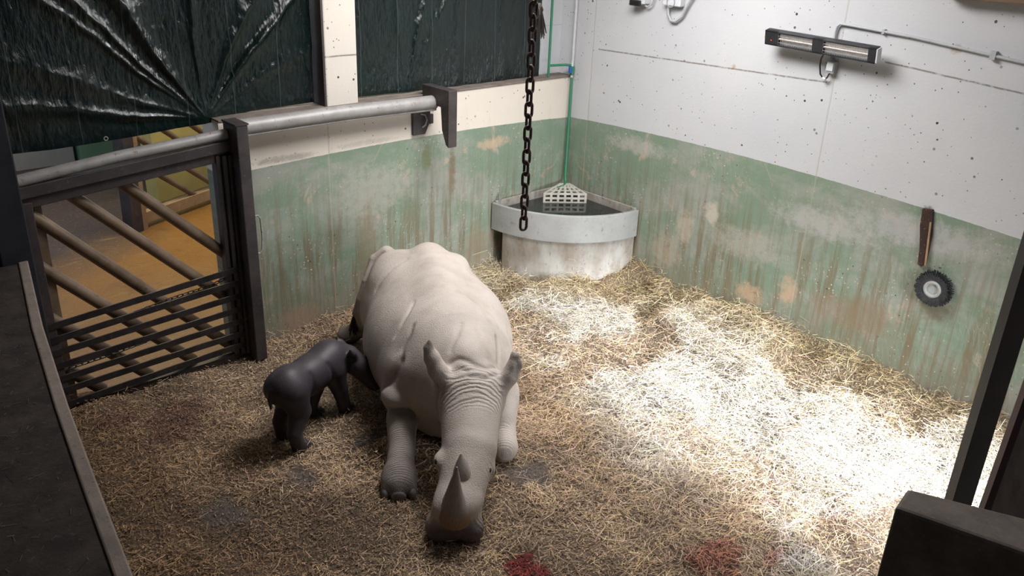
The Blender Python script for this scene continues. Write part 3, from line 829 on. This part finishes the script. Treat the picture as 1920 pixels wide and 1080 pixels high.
# ================================================================ gate
GY = -.15
gate = empty('sliding_gate', (-4.8, GY, 0), 'dark steel stall gate with slanting brown pipes and flat slats below', 'gate')
MB().tube([(-5.60, GY, 1.83), (-4.88, GY, 1.905), (-4.06, GY, 1.957)], .042, 14).build('top_tube', M['galv'], gate, True)['label'] = 'grey galvanised top tube'
MB().bar((-5.60, GY + .01, 1.752), (-4.03, GY + .01, 1.873), .10, .085).build('top_beam', M['steel'], gate, bevel=.006)
MB().bar((-5.60, GY + .04, 1.664), (-4.03, GY + .04, 1.788), .09, .075).build('top_beam', M['steel'], gate, bevel=.006)
MB().box(-5.60, -5.51, GY - .03, GY + .03, .04, 1.68).build('stile', M['steel'], gate, bevel=.005)
MB().box(-5.50, -5.43, GY + .08, GY + .14, .04, 1.66).build('stile', M['pole'], gate, bevel=.005)
for xa, xb, yo in ((-4.17, -4.135, .02), (-4.125, -4.09, .0), (-4.08, -4.055, -.02)):
    MB().box(xa, xb, GY - .04 + yo, GY + .05 + yo, .04, 1.80).build('stile', M['steel'], gate, bevel=.004)
for (p, q) in (((-4.93, 1.745), (-4.07, .88)), ((-5.295, 1.725), (-4.087, .473)), ((-5.51, 1.562), (-4.13, .055)), ((-5.577, 1.235), (-4.50, .06)), ((-5.573, .821), (-4.87, .045)), ((-5.543, .388), (-5.24, .045))):
    pp, qq = Vector((p[0], -.06, p[1])), Vector((q[0], -.06, q[1]))
    dd = (qq - pp).normalized()
    pts = [pp + (qq - pp) * t for t in (0, .25, .5, .75, 1)]
    MB().tube(pts, .047, 14).build('slanting_pipe', M['pole'], gate, True)
for (za, zb) in ((.735, .832), (.624, .713), (.521, .589), (.411, .467), (.301, .356), (.200, .235), (.074, .131)):
    MB().bar((-5.60, GY - .035, za), (-4.03, GY - .035, zb), .012, .052).build('slat', M['steel_slat'], gate, bevel=.002)
MB().box(-5.60, -4.05, GY - .02, GY + .03, .0, .05).build('bottom_rail', M['steel_slat'], gate)

post = empty('gate_post', (-4.0, -.2, 0), 'tall dark steel gate post with a wire handle, left of the green wall', 'post')
MB().box(-4.052, -3.952, -.32, -.09, 0, 2.05).build('column', M['steel'], post, bevel=.008)
MB().box(-4.058, -3.946, -.326, -.084, 2.05, 2.062).build('cap', M['steel'], post)
hp = [(-3.952, -.30, 1.30), (-3.925, -.30, 1.30), (-3.905, -.30, 1.27), (-3.90, -.30, 1.12), (-3.91, -.30, 1.0), (-3.93, -.30, .975), (-3.952, -.30, .975)]
MB().tube(hp, .007, 8).build('handle', M['galv'], post, True)['label'] = 'thin bent wire handle'
lp = MB().box(-5.80, -5.60, -.34, -.06, -.05, 4.3)
tag(lp.build('gate_post', M['bluesteel'], bevel=.01), 'blue-grey steel upright at the left picture edge beside the gate', 'post')

track = MB().tube([(-3.95, GY, 1.995), (-3.0, GY, 2.0), (-2.0, GY, 1.985)], .064, 18)
track.tube([(-3.95, GY - .02, 1.93), (-3.0, GY - .02, 1.935), (-2.0, GY - .02, 1.92)], .012, 8)
o = track.build('gate_track', M['galv'], smooth=True)
tag(o, 'grey galvanised gate track pipe along the sill under the tarpaulins', 'rail')
br = empty('track_bracket', (-1.98, 0, 1.62), 'dark steel end bracket hooked over the end of the gate track', 'bracket')
prof = [(0, 2.13), (-.40, 2.13), (-.40, 1.60), (-.36, 1.62), (-.30, 1.75), (-.28, 1.96), (0, 1.98)]
v = [(xx, yy, zz) for xx in (-2.03, -1.93) for yy, zz in prof]
n = len(prof)
MB().add(v, [tuple(range(n)), tuple(range(2 * n - 1, n - 1, -1))] + [(k, n + k, n + (k + 1) % n, (k + 1) % n) for k in range(n)]).build('hook_plate', M['steel'], br, bevel=.005)
lt = empty('latch_plate', (-2.06, -.03, 1.68), 'dark latch plate with a curved loop on the white wall below the track end', 'latch')
prof = [(-2.16, 1.94), (-1.96, 1.94), (-1.96, 1.78), (-2.02, 1.66), (-2.16, 1.66)]
v = [(xx, yy, zz) for yy in (0, -.035) for xx, zz in prof]
MB().add(v, [tuple(range(5)), tuple(range(9, 4, -1))] + [(k, 5 + k, 5 + (k + 1) % 5, (k + 1) % 5) for k in range(5)]).build('plate', M['steel'], lt, bevel=.003)
MB().tube([(-2.08, -.04, 1.86), (-2.04, -.055, 1.85), (-2.02, -.06, 1.80), (-2.035, -.055, 1.75), (-2.06, -.04, 1.73)], .007, 8).build('loop', M['galv'], lt, True)
MB().box(-1.96, -1.92, -.03, 0, 1.75, 1.84).build('bolt', M['steel'], lt)

def link_mesh(name, mat, s=.021, rc=.020, wr=.0075):
    pts = []
    for k in range(9):
        t = -PI / 2 * 0 + PI * k / 8
        pts.append((rc * math.cos(t), 0, s + rc * math.sin(t)))
    for k in range(9):
        t = PI + PI * k / 8
        pts.append((rc * math.cos(t), 0, -s + rc * math.sin(t)))
    mb = MB().tube(pts, wr, 8, closed=True)
    me = bpy.data.meshes.new(name)
    me.from_pydata(mb.v, [], mb.f)
    bm = bmesh.new(); bm.from_mesh(me); bmesh.ops.recalc_face_normals(bm, faces=bm.faces); bm.to_mesh(me); bm.free()
    for p in me.polygons: p.use_smooth = True
    me.materials.append(mat)
    return me
def chain_along(root, pts, me, pitch):
    """links set end to end along a polyline, every second one turned a quarter"""
    pts = [Vector(p) for p in pts]
    dist = 0; k = 0; pos = 0.0
    segs = [(a, b, (b - a).length) for a, b in zip(pts[:-1], pts[1:])]
    total = sum(s[2] for s in segs)
    t = pitch * .5
    while t < total - pitch * .3:
        u = t
        for a, b, l in segs:
            if u <= l: break
            u -= l
        p = a + (b - a) * (u / l); d = (b - a).normalized()
        o = bpy.data.objects.new('link', me); COL.objects.link(o)
        o.parent = root
        q = d.to_track_quat('Z', 'Y') @ Matrix.Rotation((k % 2) * PI / 2 + .25, 4, 'Z').to_quaternion()
        o.rotation_mode = 'QUATERNION'; o.rotation_quaternion = q
        o.location = p - root.location
        t += pitch; k += 1
hang = empty('hanging_chain', (-3.50, -2.97, 1.83), 'rusty dark steel chain hanging from the ceiling in mid stall', 'chain')
chain_along(hang, [(-3.50, -2.97, 4.29), (-3.50, -2.97, 1.83)], link_mesh('link', M['chain'], .0225, .021, .0085), .0690)
small = link_mesh('link', M['chain_grey'], .014, .012, .005)
c1 = empty('gate_chain', (-5.1, -.115, .62), 'slack upper chain strung behind the top slats of the gate', 'chain')
chain_along(c1, [(-5.25, -.105, .60), (-4.9, -.105, .645), (-4.6, -.105, .685), (-4.3, -.105, .705), (-4.06, -.105, .77)], small, .045)
c2 = empty('gate_chain', (-5.1, -.115, .3), 'lower chain strung behind the middle slats near the gate left end', 'chain')
chain_along(c2, [(-5.50, -.105, .33), (-5.2, -.105, .345), (-4.86, -.105, .375)], small, .045)
# frayed rope tied to the big chain
tas = empty('rope_tassel', (-3.44, -2.94, 2.98), 'frayed grey rope end knotted to the top of the hanging chain', 'rope')
kn = MB().tube(arc((-3.485, 3.135), .028, 0, 2 * PI, 12, 'xz', -2.965)[:-1], .011, 8, closed=True)
kn.tube([(-3.46, -2.955, 3.15), (-3.43, -2.945, 3.17), (-3.41, -2.94, 3.14)], .014, 8)
kn.build('knot', M['rope'], tas, True)
st = MB()
for k in range(26):
    a1, a2 = rng.uniform(-1, 1), rng.uniform(-1, 1)
    e = (-3.375 + .055 * a1 - .01, -2.915 + .03 * a2, 2.985 + rng.uniform(-.02, .04))
    st.tube([(-3.415 + .008 * a1, -2.94, 3.15), (-3.40 + .03 * a1, -2.93 + .02 * a2, 3.07), e], [.005, .0045, .003], 5)
st.build('strands', M['rope'], tas, True)

# ================================================================ tarpaulins
def tarp(name, x0, x1, bottom, ztop, y0, hub, rays, label, nx=260, nz=190, slack=.0, vertical=()):
    u = np.linspace(0, 1, nx); v = np.linspace(0, 1, nz)
    U, W = np.meshgrid(u, v)
    Xx = x0 + (x1 - x0) * U
    bz = np.interp(Xx, [b[0] for b in bottom], [b[1] for b in bottom])
    Zz = bz + (ztop - bz) * W
    D = np.zeros_like(Xx)
    if hub:
        dx, dz = Xx - hub[0], Zz - hub[1]
        R = np.sqrt(dx * dx + dz * dz) + 1e-6
        th = np.degrees(np.arctan2(dz, dx)) + 7 * (fbm(R * 2, R * 0 + 3, 4) - .5)
        env = np.clip(R / .5, 0, 1) * np.clip(1.9 - R * .55, .25, 1)
        for a, amp, wd in rays:
            t = (th - a) / wd
            D -= amp * env * np.where(t < 0, np.exp(-np.abs(t) * 1.6), np.exp(-t * t * 2.2))
        D *= .62
        D -= .03 * np.exp(-(R / .14) ** 2)
    for a, amp, wd in vertical:
        t = (Xx - a - .05 * (fbm(Zz * 2, Zz * 0, 8) - .5)) / wd
        D -= amp * np.exp(-t * t)
    D += .035 * (fbm(Xx * 2.1, Zz * 1.3, 12, 4) - .5) + .012 * (fbm(Xx * 9, Zz * 5, 13, 4) - .5) + .006 * (fbm(Xx * 26, Zz * 15, 14, 3) - .5) + .010 * np.clip((Xx + 5.0) / .5, 0, 1) * (np.abs(fbm(Xx * 14 + 3, Zz * 9, 15, 3) - .5))
    D -= slack * np.exp(-(W / .25) ** 2)
    V = np.stack([Xx.ravel(), (y0 + D).ravel(), Zz.ravel()], 1)
    i = np.arange(nx * nz).reshape(nz, nx)
    Q = np.stack([i[:-1, :-1].ravel(), i[:-1, 1:].ravel(), i[1:, 1:].ravel(), i[1:, :-1].ravel()], 1)
    o = np_mesh(name, V, Q, M['tarp'], smooth=True)
    tag(o, label, 'tarpaulin')
    return o
t1 = tarp('tarpaulin', -5.60, -3.10, [(-5.6, 1.955), (-5.26, 1.945), (-4.70, 1.955), (-4.06, 1.995), (-3.7, 2.04), (-3.1, 2.052)], 3.56, .14, (-4.09, 2.03),
     [(28, .02, 6), (48.5, .07, 4), (63, .05, 6), (92, .04, 3), (122, .09, 6), (134, .05, 3), (139, .04, 3), (158, .04, 8), (170, .05, 6)],
     'dark green shiny tarpaulin with folds gathered to one point, above the gate', slack=.0)
gm = MB().tube(arc((-4.88, 1.985), .014, 0, 2 * PI, 14, 'xz', .09)[:-1], .004, 6, closed=True).build('eyelet', M['galv'], t1, True)
tarp('tarpaulin', -2.76, -.375, [(-2.76, 2.05), (-2.1, 2.045), (-1.5, 2.04), (-.375, 2.036)], 3.56, .13, (-2.13, 2.02), [(75, .035, 4), (96, .02, 5), (60, .02, 5)],
     'smoother dark green tarpaulin right of the white pillar behind the chain', vertical=((-.9, .012, .05), (-1.5, .015, .06), (-.5, .015, .04)))

# ================================================================ pipes in the corner
pipe = empty('water_pipe', (-.06, -.06, .87), 'green water pipe running down the room corner to the trough', 'pipe')
MB().tube([(-.05, -.05, 2.02), (-.05, -.05, .92), (-.07, -.08, .86), (-.16, -.15, .845), (-.30, -.17, .84)], .017, 10).build('lower_pipe', M['green_pipe'], pipe, True)
MB().tube([(-.05, -.05, 4.29), (-.05, -.05, 2.2), (-.062, -.055, 2.16), (-.05, -.05, 2.10), (-.05, -.05, 2.02)], .0165, 10).build('upper_pipe', M['white_pipe'], pipe, True)['label'] = 'white upper length of pipe'
vp = MB().tube([(-.05, -.05, 2.05), (-.05, -.05, 2.14)], .026, 10)
vp.build('coupling', M['green_pipe'], pipe, True)
MB().box(-.105, -.078, -.075, -.045, 2.07, 2.14).build('valve_handle', M['blue'], pipe, bevel=.004)['label'] = 'small blue valve handle'
hp = MB().tube([(-.34, .02, 3.56), (-.34, .02, 2.10), (-.34, .02, 2.036)], .014, 10)
hp.tube([(-.34, .02, 2.16), (-.12, -.02, 2.155), (-.07, -.05, 2.15)], .013, 10)
tag(hp.build('branch_pipe', M['green_pipe'], smooth=True), 'thin green branch pipe beside the right tarpaulin edge', 'pipe')

# ================================================================ drinking trough
tr = empty('water_trough', (-.5, -.5, .001), 'quarter round concrete drinking trough in the far corner', 'trough')
def sector(r0, r1, a0, a1, z0, z1, n=40):
    A0 = [(-r1 * math.cos(a0 + (a1 - a0) * k / n), -r1 * math.sin(a0 + (a1 - a0) * k / n)) for k in range(n + 1)]
    A1 = [(-r0 * math.cos(a0 + (a1 - a0) * k / n), -r0 * math.sin(a0 + (a1 - a0) * k / n)) for k in range(n, -1, -1)]
    return A0 + A1
base = MB().prism(sector(.0, 1.085, .13, PI / 2, 0, 0)[:41] + [(0, -.001), (-.6, -.135)], -.05, .51)
base.build('concrete_base', M['concrete'], tr, bevel=.015)
MB().prism(sector(1.065, 1.108, .0, PI / 2, 0, 0), .50, .795).build('rim_band', M['band'], tr, bevel=.006)
ins = MB().prism([(-1.07, -.002), (-1.07, -.03), (-.03, -.03), (-.03, -1.07), (-.002, -1.07), (-.002, -.002)], .50, .812)
ins.build('wall_flange', M['concrete'], tr, bevel=.004)
bs = MB().prism([(-.03, -.03)] + [(-1.066 * math.cos(PI / 2 * k / 30), -1.066 * math.sin(PI / 2 * k / 30)) for k in range(1, 30)], .50, .56)
bs.build('basin_floor', M['concrete'], tr)
wt = MB().prism([(-.03, -.03)] + [(-1.066 * math.cos(PI / 2 * k / 30), -1.066 * math.sin(PI / 2 * k / 30)) for k in range(1, 30)], .56, .735)
wt.build('water', M['water'], tr)
for lx, ly in ((-1.03, -.035), (-.60, -.035), (-.035, -.62), (-.035, -1.03)):
    MB().tube([(lx, ly, .81), (lx, ly, .86), (lx + (.02 if lx < -.1 else 0), ly, .865), (lx + (.02 if lx < -.1 else 0), ly, .83)], .009, 8).build('lug', M['galv'], tr, True)
tr.location = (-.515, -.515, .0)
# perforated guard standing over the float in the corner
ga, gb = Vector((-.53, -.21, 0)), Vector((-.17, -.49, 0)); gc = Vector((-.06, -.06, 0))
gu = (gb - ga).normalized()
g = MB()
for z in (.735, .785, .835):
    g.bar(ga + Vector((0, 0, z)), gb + Vector((0, 0, z)), .012, .022)
for k in range(7):
    p = ga + (gb - ga) * (k / 6)
    g.bar(p + Vector((0, 0, .73)), p + Vector((0, 0, .84)), .014, .024, gu)
for k in range(1, 4):
    t = k / 4.2
    g.bar(ga + (gc - ga) * t + Vector((0, 0, .838 + .02 * t)), gb + (gc - gb) * t + Vector((0, 0, .838 + .02 * t)), .034, .010)
for k in range(7):
    p = ga + (gb - ga) * (k / 6)
    g.bar(p + Vector((0, 0, .838)), p + (gc - p) * .80 + Vector((0, 0, .855)), .026, .010)
tag(g.build('float_guard', M['grate']), 'off-white perforated plastic guard standing in the trough water', 'grating')

# ================================================================ heater and fittings on the right wall
H0 = Vector((-.17, -2.41, 2.745)); H1 = Vector((-.17, -3.405, 2.72))
hd = (H1 - H0).normalized(); hn = Vector((-.975, 0, -.22)).normalized()      # face looks down into the stall
hn = (hn - hd * hn.dot(hd)).normalized(); hu = hn.cross(hd).normalized()
if hu.z < 0: hu = -hu
hl = (H1 - H0).length
def hpnt(s, u, n): return H0 + hd * s + hu * u + hn * n
def hbox(mb, s0, s1, u0, u1, n0, n1):
    P0 = [hpnt(s, u, n) for n in (n0, n1) for s, u in ((s0, u0), (s1, u0), (s1, u1), (s0, u1))]
    return mb.add(P0, [(3, 2, 1, 0), (4, 5, 6, 7), (0, 1, 5, 4), (1, 2, 6, 5), (2, 3, 7, 6), (3, 0, 4, 7)])
ht = empty('infrared_heater', (-.10, -2.9, 2.66), 'long black infrared heater with two silver grilles on the right wall', 'heater')
hb = MB()
hbox(hb, 0, hl, -.062, .062, -.05, -.012)
hbox(hb, 0, .13, -.062, .062, -.012, .02); hbox(hb, .445, .545, -.062, .062, -.012, .02); hbox(hb, .93, hl, -.062, .062, -.012, .02)
hbox(hb, 0, hl, .046, .062, -.012, .02); hbox(hb, 0, hl, -.062, -.046, -.012, .02)
hb.build('housing', M['heater'], ht, bevel=.004)
hbox(MB(), hl, hl + .012, -.055, .055, -.05, .016).build('end_cap', M['white_plastic'], ht)['label'] = 'pale end cap'
hbox(MB(), .06, .068, -.02, -.012, .02, .023).build('indicator_light', M['led'], ht)['label'] = 'tiny red indicator light'
for s0, s1 in ((.13, .445), (.545, .93)):
    hbox(MB(), s0, s1, -.046, .046, -.012, -.008).build('reflector', M['reflector'], ht)
    MB().tube([hpnt(s0, .0, .003), hpnt(s1, .0, .003)], .008, 10).build('heating_tube', M['tube'], ht, True)
    gr = MB()
    nn = int((s1 - s0) / .021)
    for k in range(nn + 1):
        s = s0 + (s1 - s0) * k / nn
        gr.tube([hpnt(s, -.046, .016), hpnt(s, .046, .016)], .0013, 5)
    for u in (-.028, .0, .028): gr.tube([hpnt(s0, u, .017), hpnt(s1, u, .017)], .0018, 5)
    gr.build('grille', M['grille'], ht)
for s in (.30, .72):
    bk = MB()
    a_ = hpnt(s, 0, -.05)
    bk.bar(a_, Vector((-.002, a_.y, a_.z + .02)), .03, .012); bk.box(-.012, -.002, a_.y - .03, a_.y + .03, a_.z - .03, a_.z + .03)
    bk.build('bracket', M['steel'], ht)
jb = empty('junction_box', (-.03, -2.97, 2.50), 'small grey junction box with a cable loop just below the heater', 'box')
MB().box(-.06, -.001, -3.02, -2.945, 2.51, 2.605).build('body', M['grey_plastic'], jb, bevel=.006)
MB().box(-.07, -.06, -3.012, -2.953, 2.53, 2.60).build('lid', M['white_plastic'], jb, bevel=.003)
cp = [(-.10, -2.925, 2.66), (-.07, -2.895, 2.62), (-.05, -2.885, 2.56), (-.045, -2.90, 2.49), (-.045, -2.935, 2.455), (-.045, -2.965, 2.47), (-.045, -2.98, 2.51)]
MB().tube(cp, .007, 8).build('cable', M['black'], jb, True)
MB().tube([(-.045, -2.925, 2.462), (-.045, -2.955, 2.456)], .013, 8).build('cable_gland', M['white_plastic'], jb, True)
cd = MB().tube([(-.025, -2.96, 2.62), (-.025, -2.955, 2.84), (-.025, -2.962, 2.885), (-.025, -2.985, 2.905), (-.025, -3.03, 2.905), (-.025, -3.6, 2.875), (-.025, -4.4, 2.80), (-.025, -4.98, 2.745)], .011, 10)
o = cd.build('electrical_conduit', M['conduit'], smooth=True)
tag(o, 'thin grey electrical conduit running right from above the heater', 'conduit')
MB().box(-.04, -.001, -4.215, -4.175, 2.79, 2.85).build('clip', M['conduit'], o)
MB().box(-.036, -.001, -3.365, -3.345, 2.87, 2.905).build('clip', M['conduit'], o)
sn = empty('motion_sensor', (-.08, -.90, 2.83), 'small white sensor with a black face at the top of the right wall', 'sensor')
MB().box(-.10, -.001, -.99, -.83, 2.865, 3.0).build('body', M['white_plastic'], sn, bevel=.01)
MB().box(-.13, -.098, -.955, -.825, 2.845, 2.90).build('lens', M['black'], sn, bevel=.008)['label'] = 'black lens face'
MB().tube([(-.06, -.95, 2.86), (-.06, -1.0, 2.845), (-.05, -1.04, 2.87), (-.04, -1.06, 2.93)], .009, 8).build('cable', M['conduit'], sn, True)
jb2 = empty('junction_box', (-.05, -1.30, 2.87), 'pale junction box with a looping conduit at the top of the right wall', 'box')
MB().box(-.075, -.001, -1.40, -1.19, 2.88, 3.02).build('body', M['white_plastic'], jb2, bevel=.01)
MB().tube(arc((-1.29, 2.915), .045, 0, 2 * PI, 16, 'yz', -.078)[:-1], .006, 6, closed=True).build('round_cover', M['grey_plastic'], jb2, True)
MB().tube([(-.04, -1.235, 2.89), (-.04, -1.245, 2.80), (-.04, -1.285, 2.745), (-.04, -1.34, 2.745), (-.04, -1.41, 2.80), (-.04, -1.46, 2.90), (-.04, -1.52, 3.0), (-.04, -1.62, 3.02)], .013, 10).build('conduit_loop', M['conduit'], jb2, True)

# rusty holder and the round scrubbing brush
rb = empty('rusty_bracket', (-.02, -4.03, 1.12), 'rusty upright strip on the green wall above the round brush', 'bracket')
prof = [(-3.965, 1.59), (-4.045, 1.60), (-4.085, 1.40), (-4.095, 1.15), (-4.065, 1.115), (-4.03, 1.13), (-4.015, 1.26), (-3.995, 1.36), (-3.975, 1.45)]
n = len(prof)
v = [(xx, a_, b_) for xx in (0, -.022) for a_, b_ in prof]
MB().add(v, [tuple(range(n)), tuple(range(2 * n - 1, n - 1, -1))] + [(k, n + k, n + (k + 1) % n, (k + 1) % n) for k in range(n)]).build('strip', M['rust'], rb, bevel=.003)
MB().bar((-.028, -4.055, 1.50), (-.028, -4.095, 1.14), .012, .014, (1, 0, 0)).build('edge_rod', M['wood'], rb)['label'] = 'pale worn edge rod'
bc = (-4.205, .975)
bh = empty('round_brush', (-.05, bc[0], bc[1] - .16), 'round black scrubbing brush with a grey hub on the right wall', 'brush')
bb = MB()
for ring, (r0, r1, nb) in enumerate(((.085, .150, 120), (.090, .140, 110), (.080, .130, 110))):
    for k in range(nb):
        a_ = 2 * PI * k / nb + rng.uniform(-.02, .02)
        x0_ = -.02 - .022 * ring
        rr1 = r1 + rng.uniform(-.012, .010)
        bb.tube([(x0_, bc[0] + r0 * math.cos(a_), bc[1] + r0 * math.sin(a_)), (x0_ - .012, bc[0] + rr1 * math.cos(a_ + .04), bc[1] + rr1 * math.sin(a_ + .04))], .0042, 4)
bb.build('bristles', M['bristle'], bh)
MB().tube(arc(bc, .092, 0, 2 * PI, 40, 'yz', -.05)[:-1], .010, 8, closed=True).build('inner_ring', M['bristle'], bh, True)
hb_ = MB().tube([(-.001, *bc), (-.055, *bc)], .082, 32)
hb_.build('hub', M['hub'], bh, True)
MB().tube(arc(bc, .058, 0, 2 * PI, 32, 'yz', -.06)[:-1], .014, 8, closed=True).build('hub_ring', M['band'], bh, True)

# ================================================================ animals
def skin_object(name, V, Q, O, F, mirror, mat, masks, label, cat):
    """V in (sideways, forward, up); mirror when sideways counts to the animal's left"""
    W = V.copy()
    if mirror: W[:, 0] *= -1
    o = np_mesh(name, W, Q, mat, masks, 'skin', True)
    bm = bmesh.new(); bm.from_mesh(o.data); bmesh.ops.recalc_face_normals(bm, faces=bm.faces); bm.to_mesh(o.data); bm.free()
    for p in o.data.polygons: p.use_smooth = True
    o.location = O
    o.rotation_euler = (0, 0, math.atan2(F[1], F[0]) - PI / 2)
    return tag(o, label, cat)
def fold_shade(V, folds):
    """shade painted into the skin folds as a darkening mask"""
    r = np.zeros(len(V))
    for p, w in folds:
        if w < .006: continue                                # no shade painted into shallow folds
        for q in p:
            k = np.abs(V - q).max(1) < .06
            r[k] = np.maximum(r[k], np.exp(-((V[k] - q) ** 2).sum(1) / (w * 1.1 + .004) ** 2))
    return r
def blob(V, c, r):
    d = sum(((V[:, i] - c[i]) / r[i]) ** 2 for i in range(3))
    return np.clip(1.3 - d, 0, 1)
V, Q, folds = rhino_body(.0105)
V = smooth_verts(V, Q, 2, .45)
mR = np.maximum(blob(V, (-.325, .42, .15), (.17, .34, .18)), blob(V, (.40, .25, .15), (.15, .30, .17)) * .6)
mG = np.clip(blob(V, (.15, .55, .66), (.30, .16, .22)) + blob(V, (.02, 1.18, .10), (.25, .16, .12)) * .8 + blob(V, (.23, .95, .30), (.1, .1, .12)) * .6, 0, 1)
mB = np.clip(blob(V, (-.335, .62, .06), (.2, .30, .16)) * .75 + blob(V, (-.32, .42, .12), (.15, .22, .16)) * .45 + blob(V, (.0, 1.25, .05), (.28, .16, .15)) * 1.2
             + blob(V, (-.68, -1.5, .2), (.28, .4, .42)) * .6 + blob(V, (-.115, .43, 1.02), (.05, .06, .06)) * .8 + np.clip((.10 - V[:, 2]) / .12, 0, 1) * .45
             + blob(V, (.485, .45, .87), (.045, .06, .10)) * .6 + fold_shade(V, folds) * .75, 0, 1)
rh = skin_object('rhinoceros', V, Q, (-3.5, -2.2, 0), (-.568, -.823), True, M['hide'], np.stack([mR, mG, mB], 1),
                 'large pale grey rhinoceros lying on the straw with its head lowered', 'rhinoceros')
def rl(p): return (-p[0], p[1], p[2])                       # body frame -> mesh frame
def horn(pts, name, lab):
    mb = MB().tube([rl(p[:3]) for p in pts], [p[3] for p in pts], 20)
    o = mb.build(name, M['horn'], rh, True, local=True)
    # own origin at the horn's foot, so its colour runs up from there
    b0 = Vector(rl(pts[0][:3])); o.data.transform(Matrix.Translation(-b0)); o.location = b0
    o['label'] = lab
horn([(-.004, 1.19, .18, .116), (-.004, 1.20, .235, .115), (-.006, 1.207, .272, .103), (-.010, 1.214, .312, .076), (-.011, 1.222, .37, .056), (-.008, 1.226, .44, .039), (-.002, 1.226, .51, .022), (.003, 1.222, .57, .005)], 'horn', 'long pointed front horn')
horn([(.052, 1.06, .30, .080), (.052, 1.065, .36, .074), (.050, 1.06, .41, .060), (.048, 1.045, .47, .038), (.045, 1.03, .53, .006)], 'horn', 'short rear horn')
def ball(c, r, mat, name, parent, mirror=True, n=10):
    mb = MB()
    v = []; f = []
    for i in range(n + 1):
        for j in range(2 * n):
            a_, b_ = PI * i / n, PI * j / n
            v.append((c[0] + r[0] * math.sin(a_) * math.cos(b_), c[1] + r[1] * math.sin(a_) * math.sin(b_), c[2] + r[2] * math.cos(a_)))
    for i in range(n):
        for j in range(2 * n):
            f.append((i * 2 * n + j, i * 2 * n + (j + 1) % (2 * n), (i + 1) * 2 * n + (j + 1) % (2 * n), (i + 1) * 2 * n + j))
    if mirror: v = [rl(p) for p in v]
    return mb.add(v, f).build(name, mat, parent, True, local=True)
ball((.236, .972, .358), (.012, .026, .017), M['eye'], 'eye', rh)
ball((-.102, .905, .392), (.014, .026, .018), M['eye'], 'eye', rh)
for c, r in (((-.345, .795, .045), (.050, .022, .045)), ((-.432, .745, .042), (.030, .045, .042)), ((-.255, .752, .042), (.030, .045, .042))):
    ball(c, r, M['nail'], 'toenail', rh)
tf = MB()
for k in range(40):
    a_, b_, c_2 = rng.uniform(-1, 1), rng.uniform(-1, 1), rng.uniform(.8, 1.2)
    tf.tube([rl((-.685, -1.39, .38)), rl((-.70 + .02 * a_, -1.395 + .02 * b_, .28)), rl((-.71 + .035 * a_, -1.40 + .035 * b_, .30 - .13 * c_2))], [.008, .006, .002], 5)
tf.build('tail_tuft', M['tuft'], rh, True, local=True)['label'] = 'dark hairy tail tip'

V, Q, folds = calf_body(.009)
V = smooth_verts(V, Q, 2, .45)
z0 = np.zeros(len(V))
mB = np.clip((.12 - V[:, 2]) / .12, 0, 1) * .6
cf = skin_object('rhinoceros_calf', V, Q, tuple(CO), tuple(CF), False, M['calf_hide'], np.stack([z0, z0, mB], 1),
                 'small dark rhinoceros calf standing against the flank of the large one', 'rhinoceros calf')
for c in ((.105, -.175), (-.105, -.095), (.09, .402), (-.09, .232)):
    for k in (-1, 0, 1):
        ball((c[0] + .030 * k, c[1] - .012 * abs(k), .030), (.019, .018, .028), M['calf_nail'], 'toenail', cf, False, 7)
ball((.219, .384, .349), (.012, .012, .012), M['eye'], 'eye', cf, False, 7)
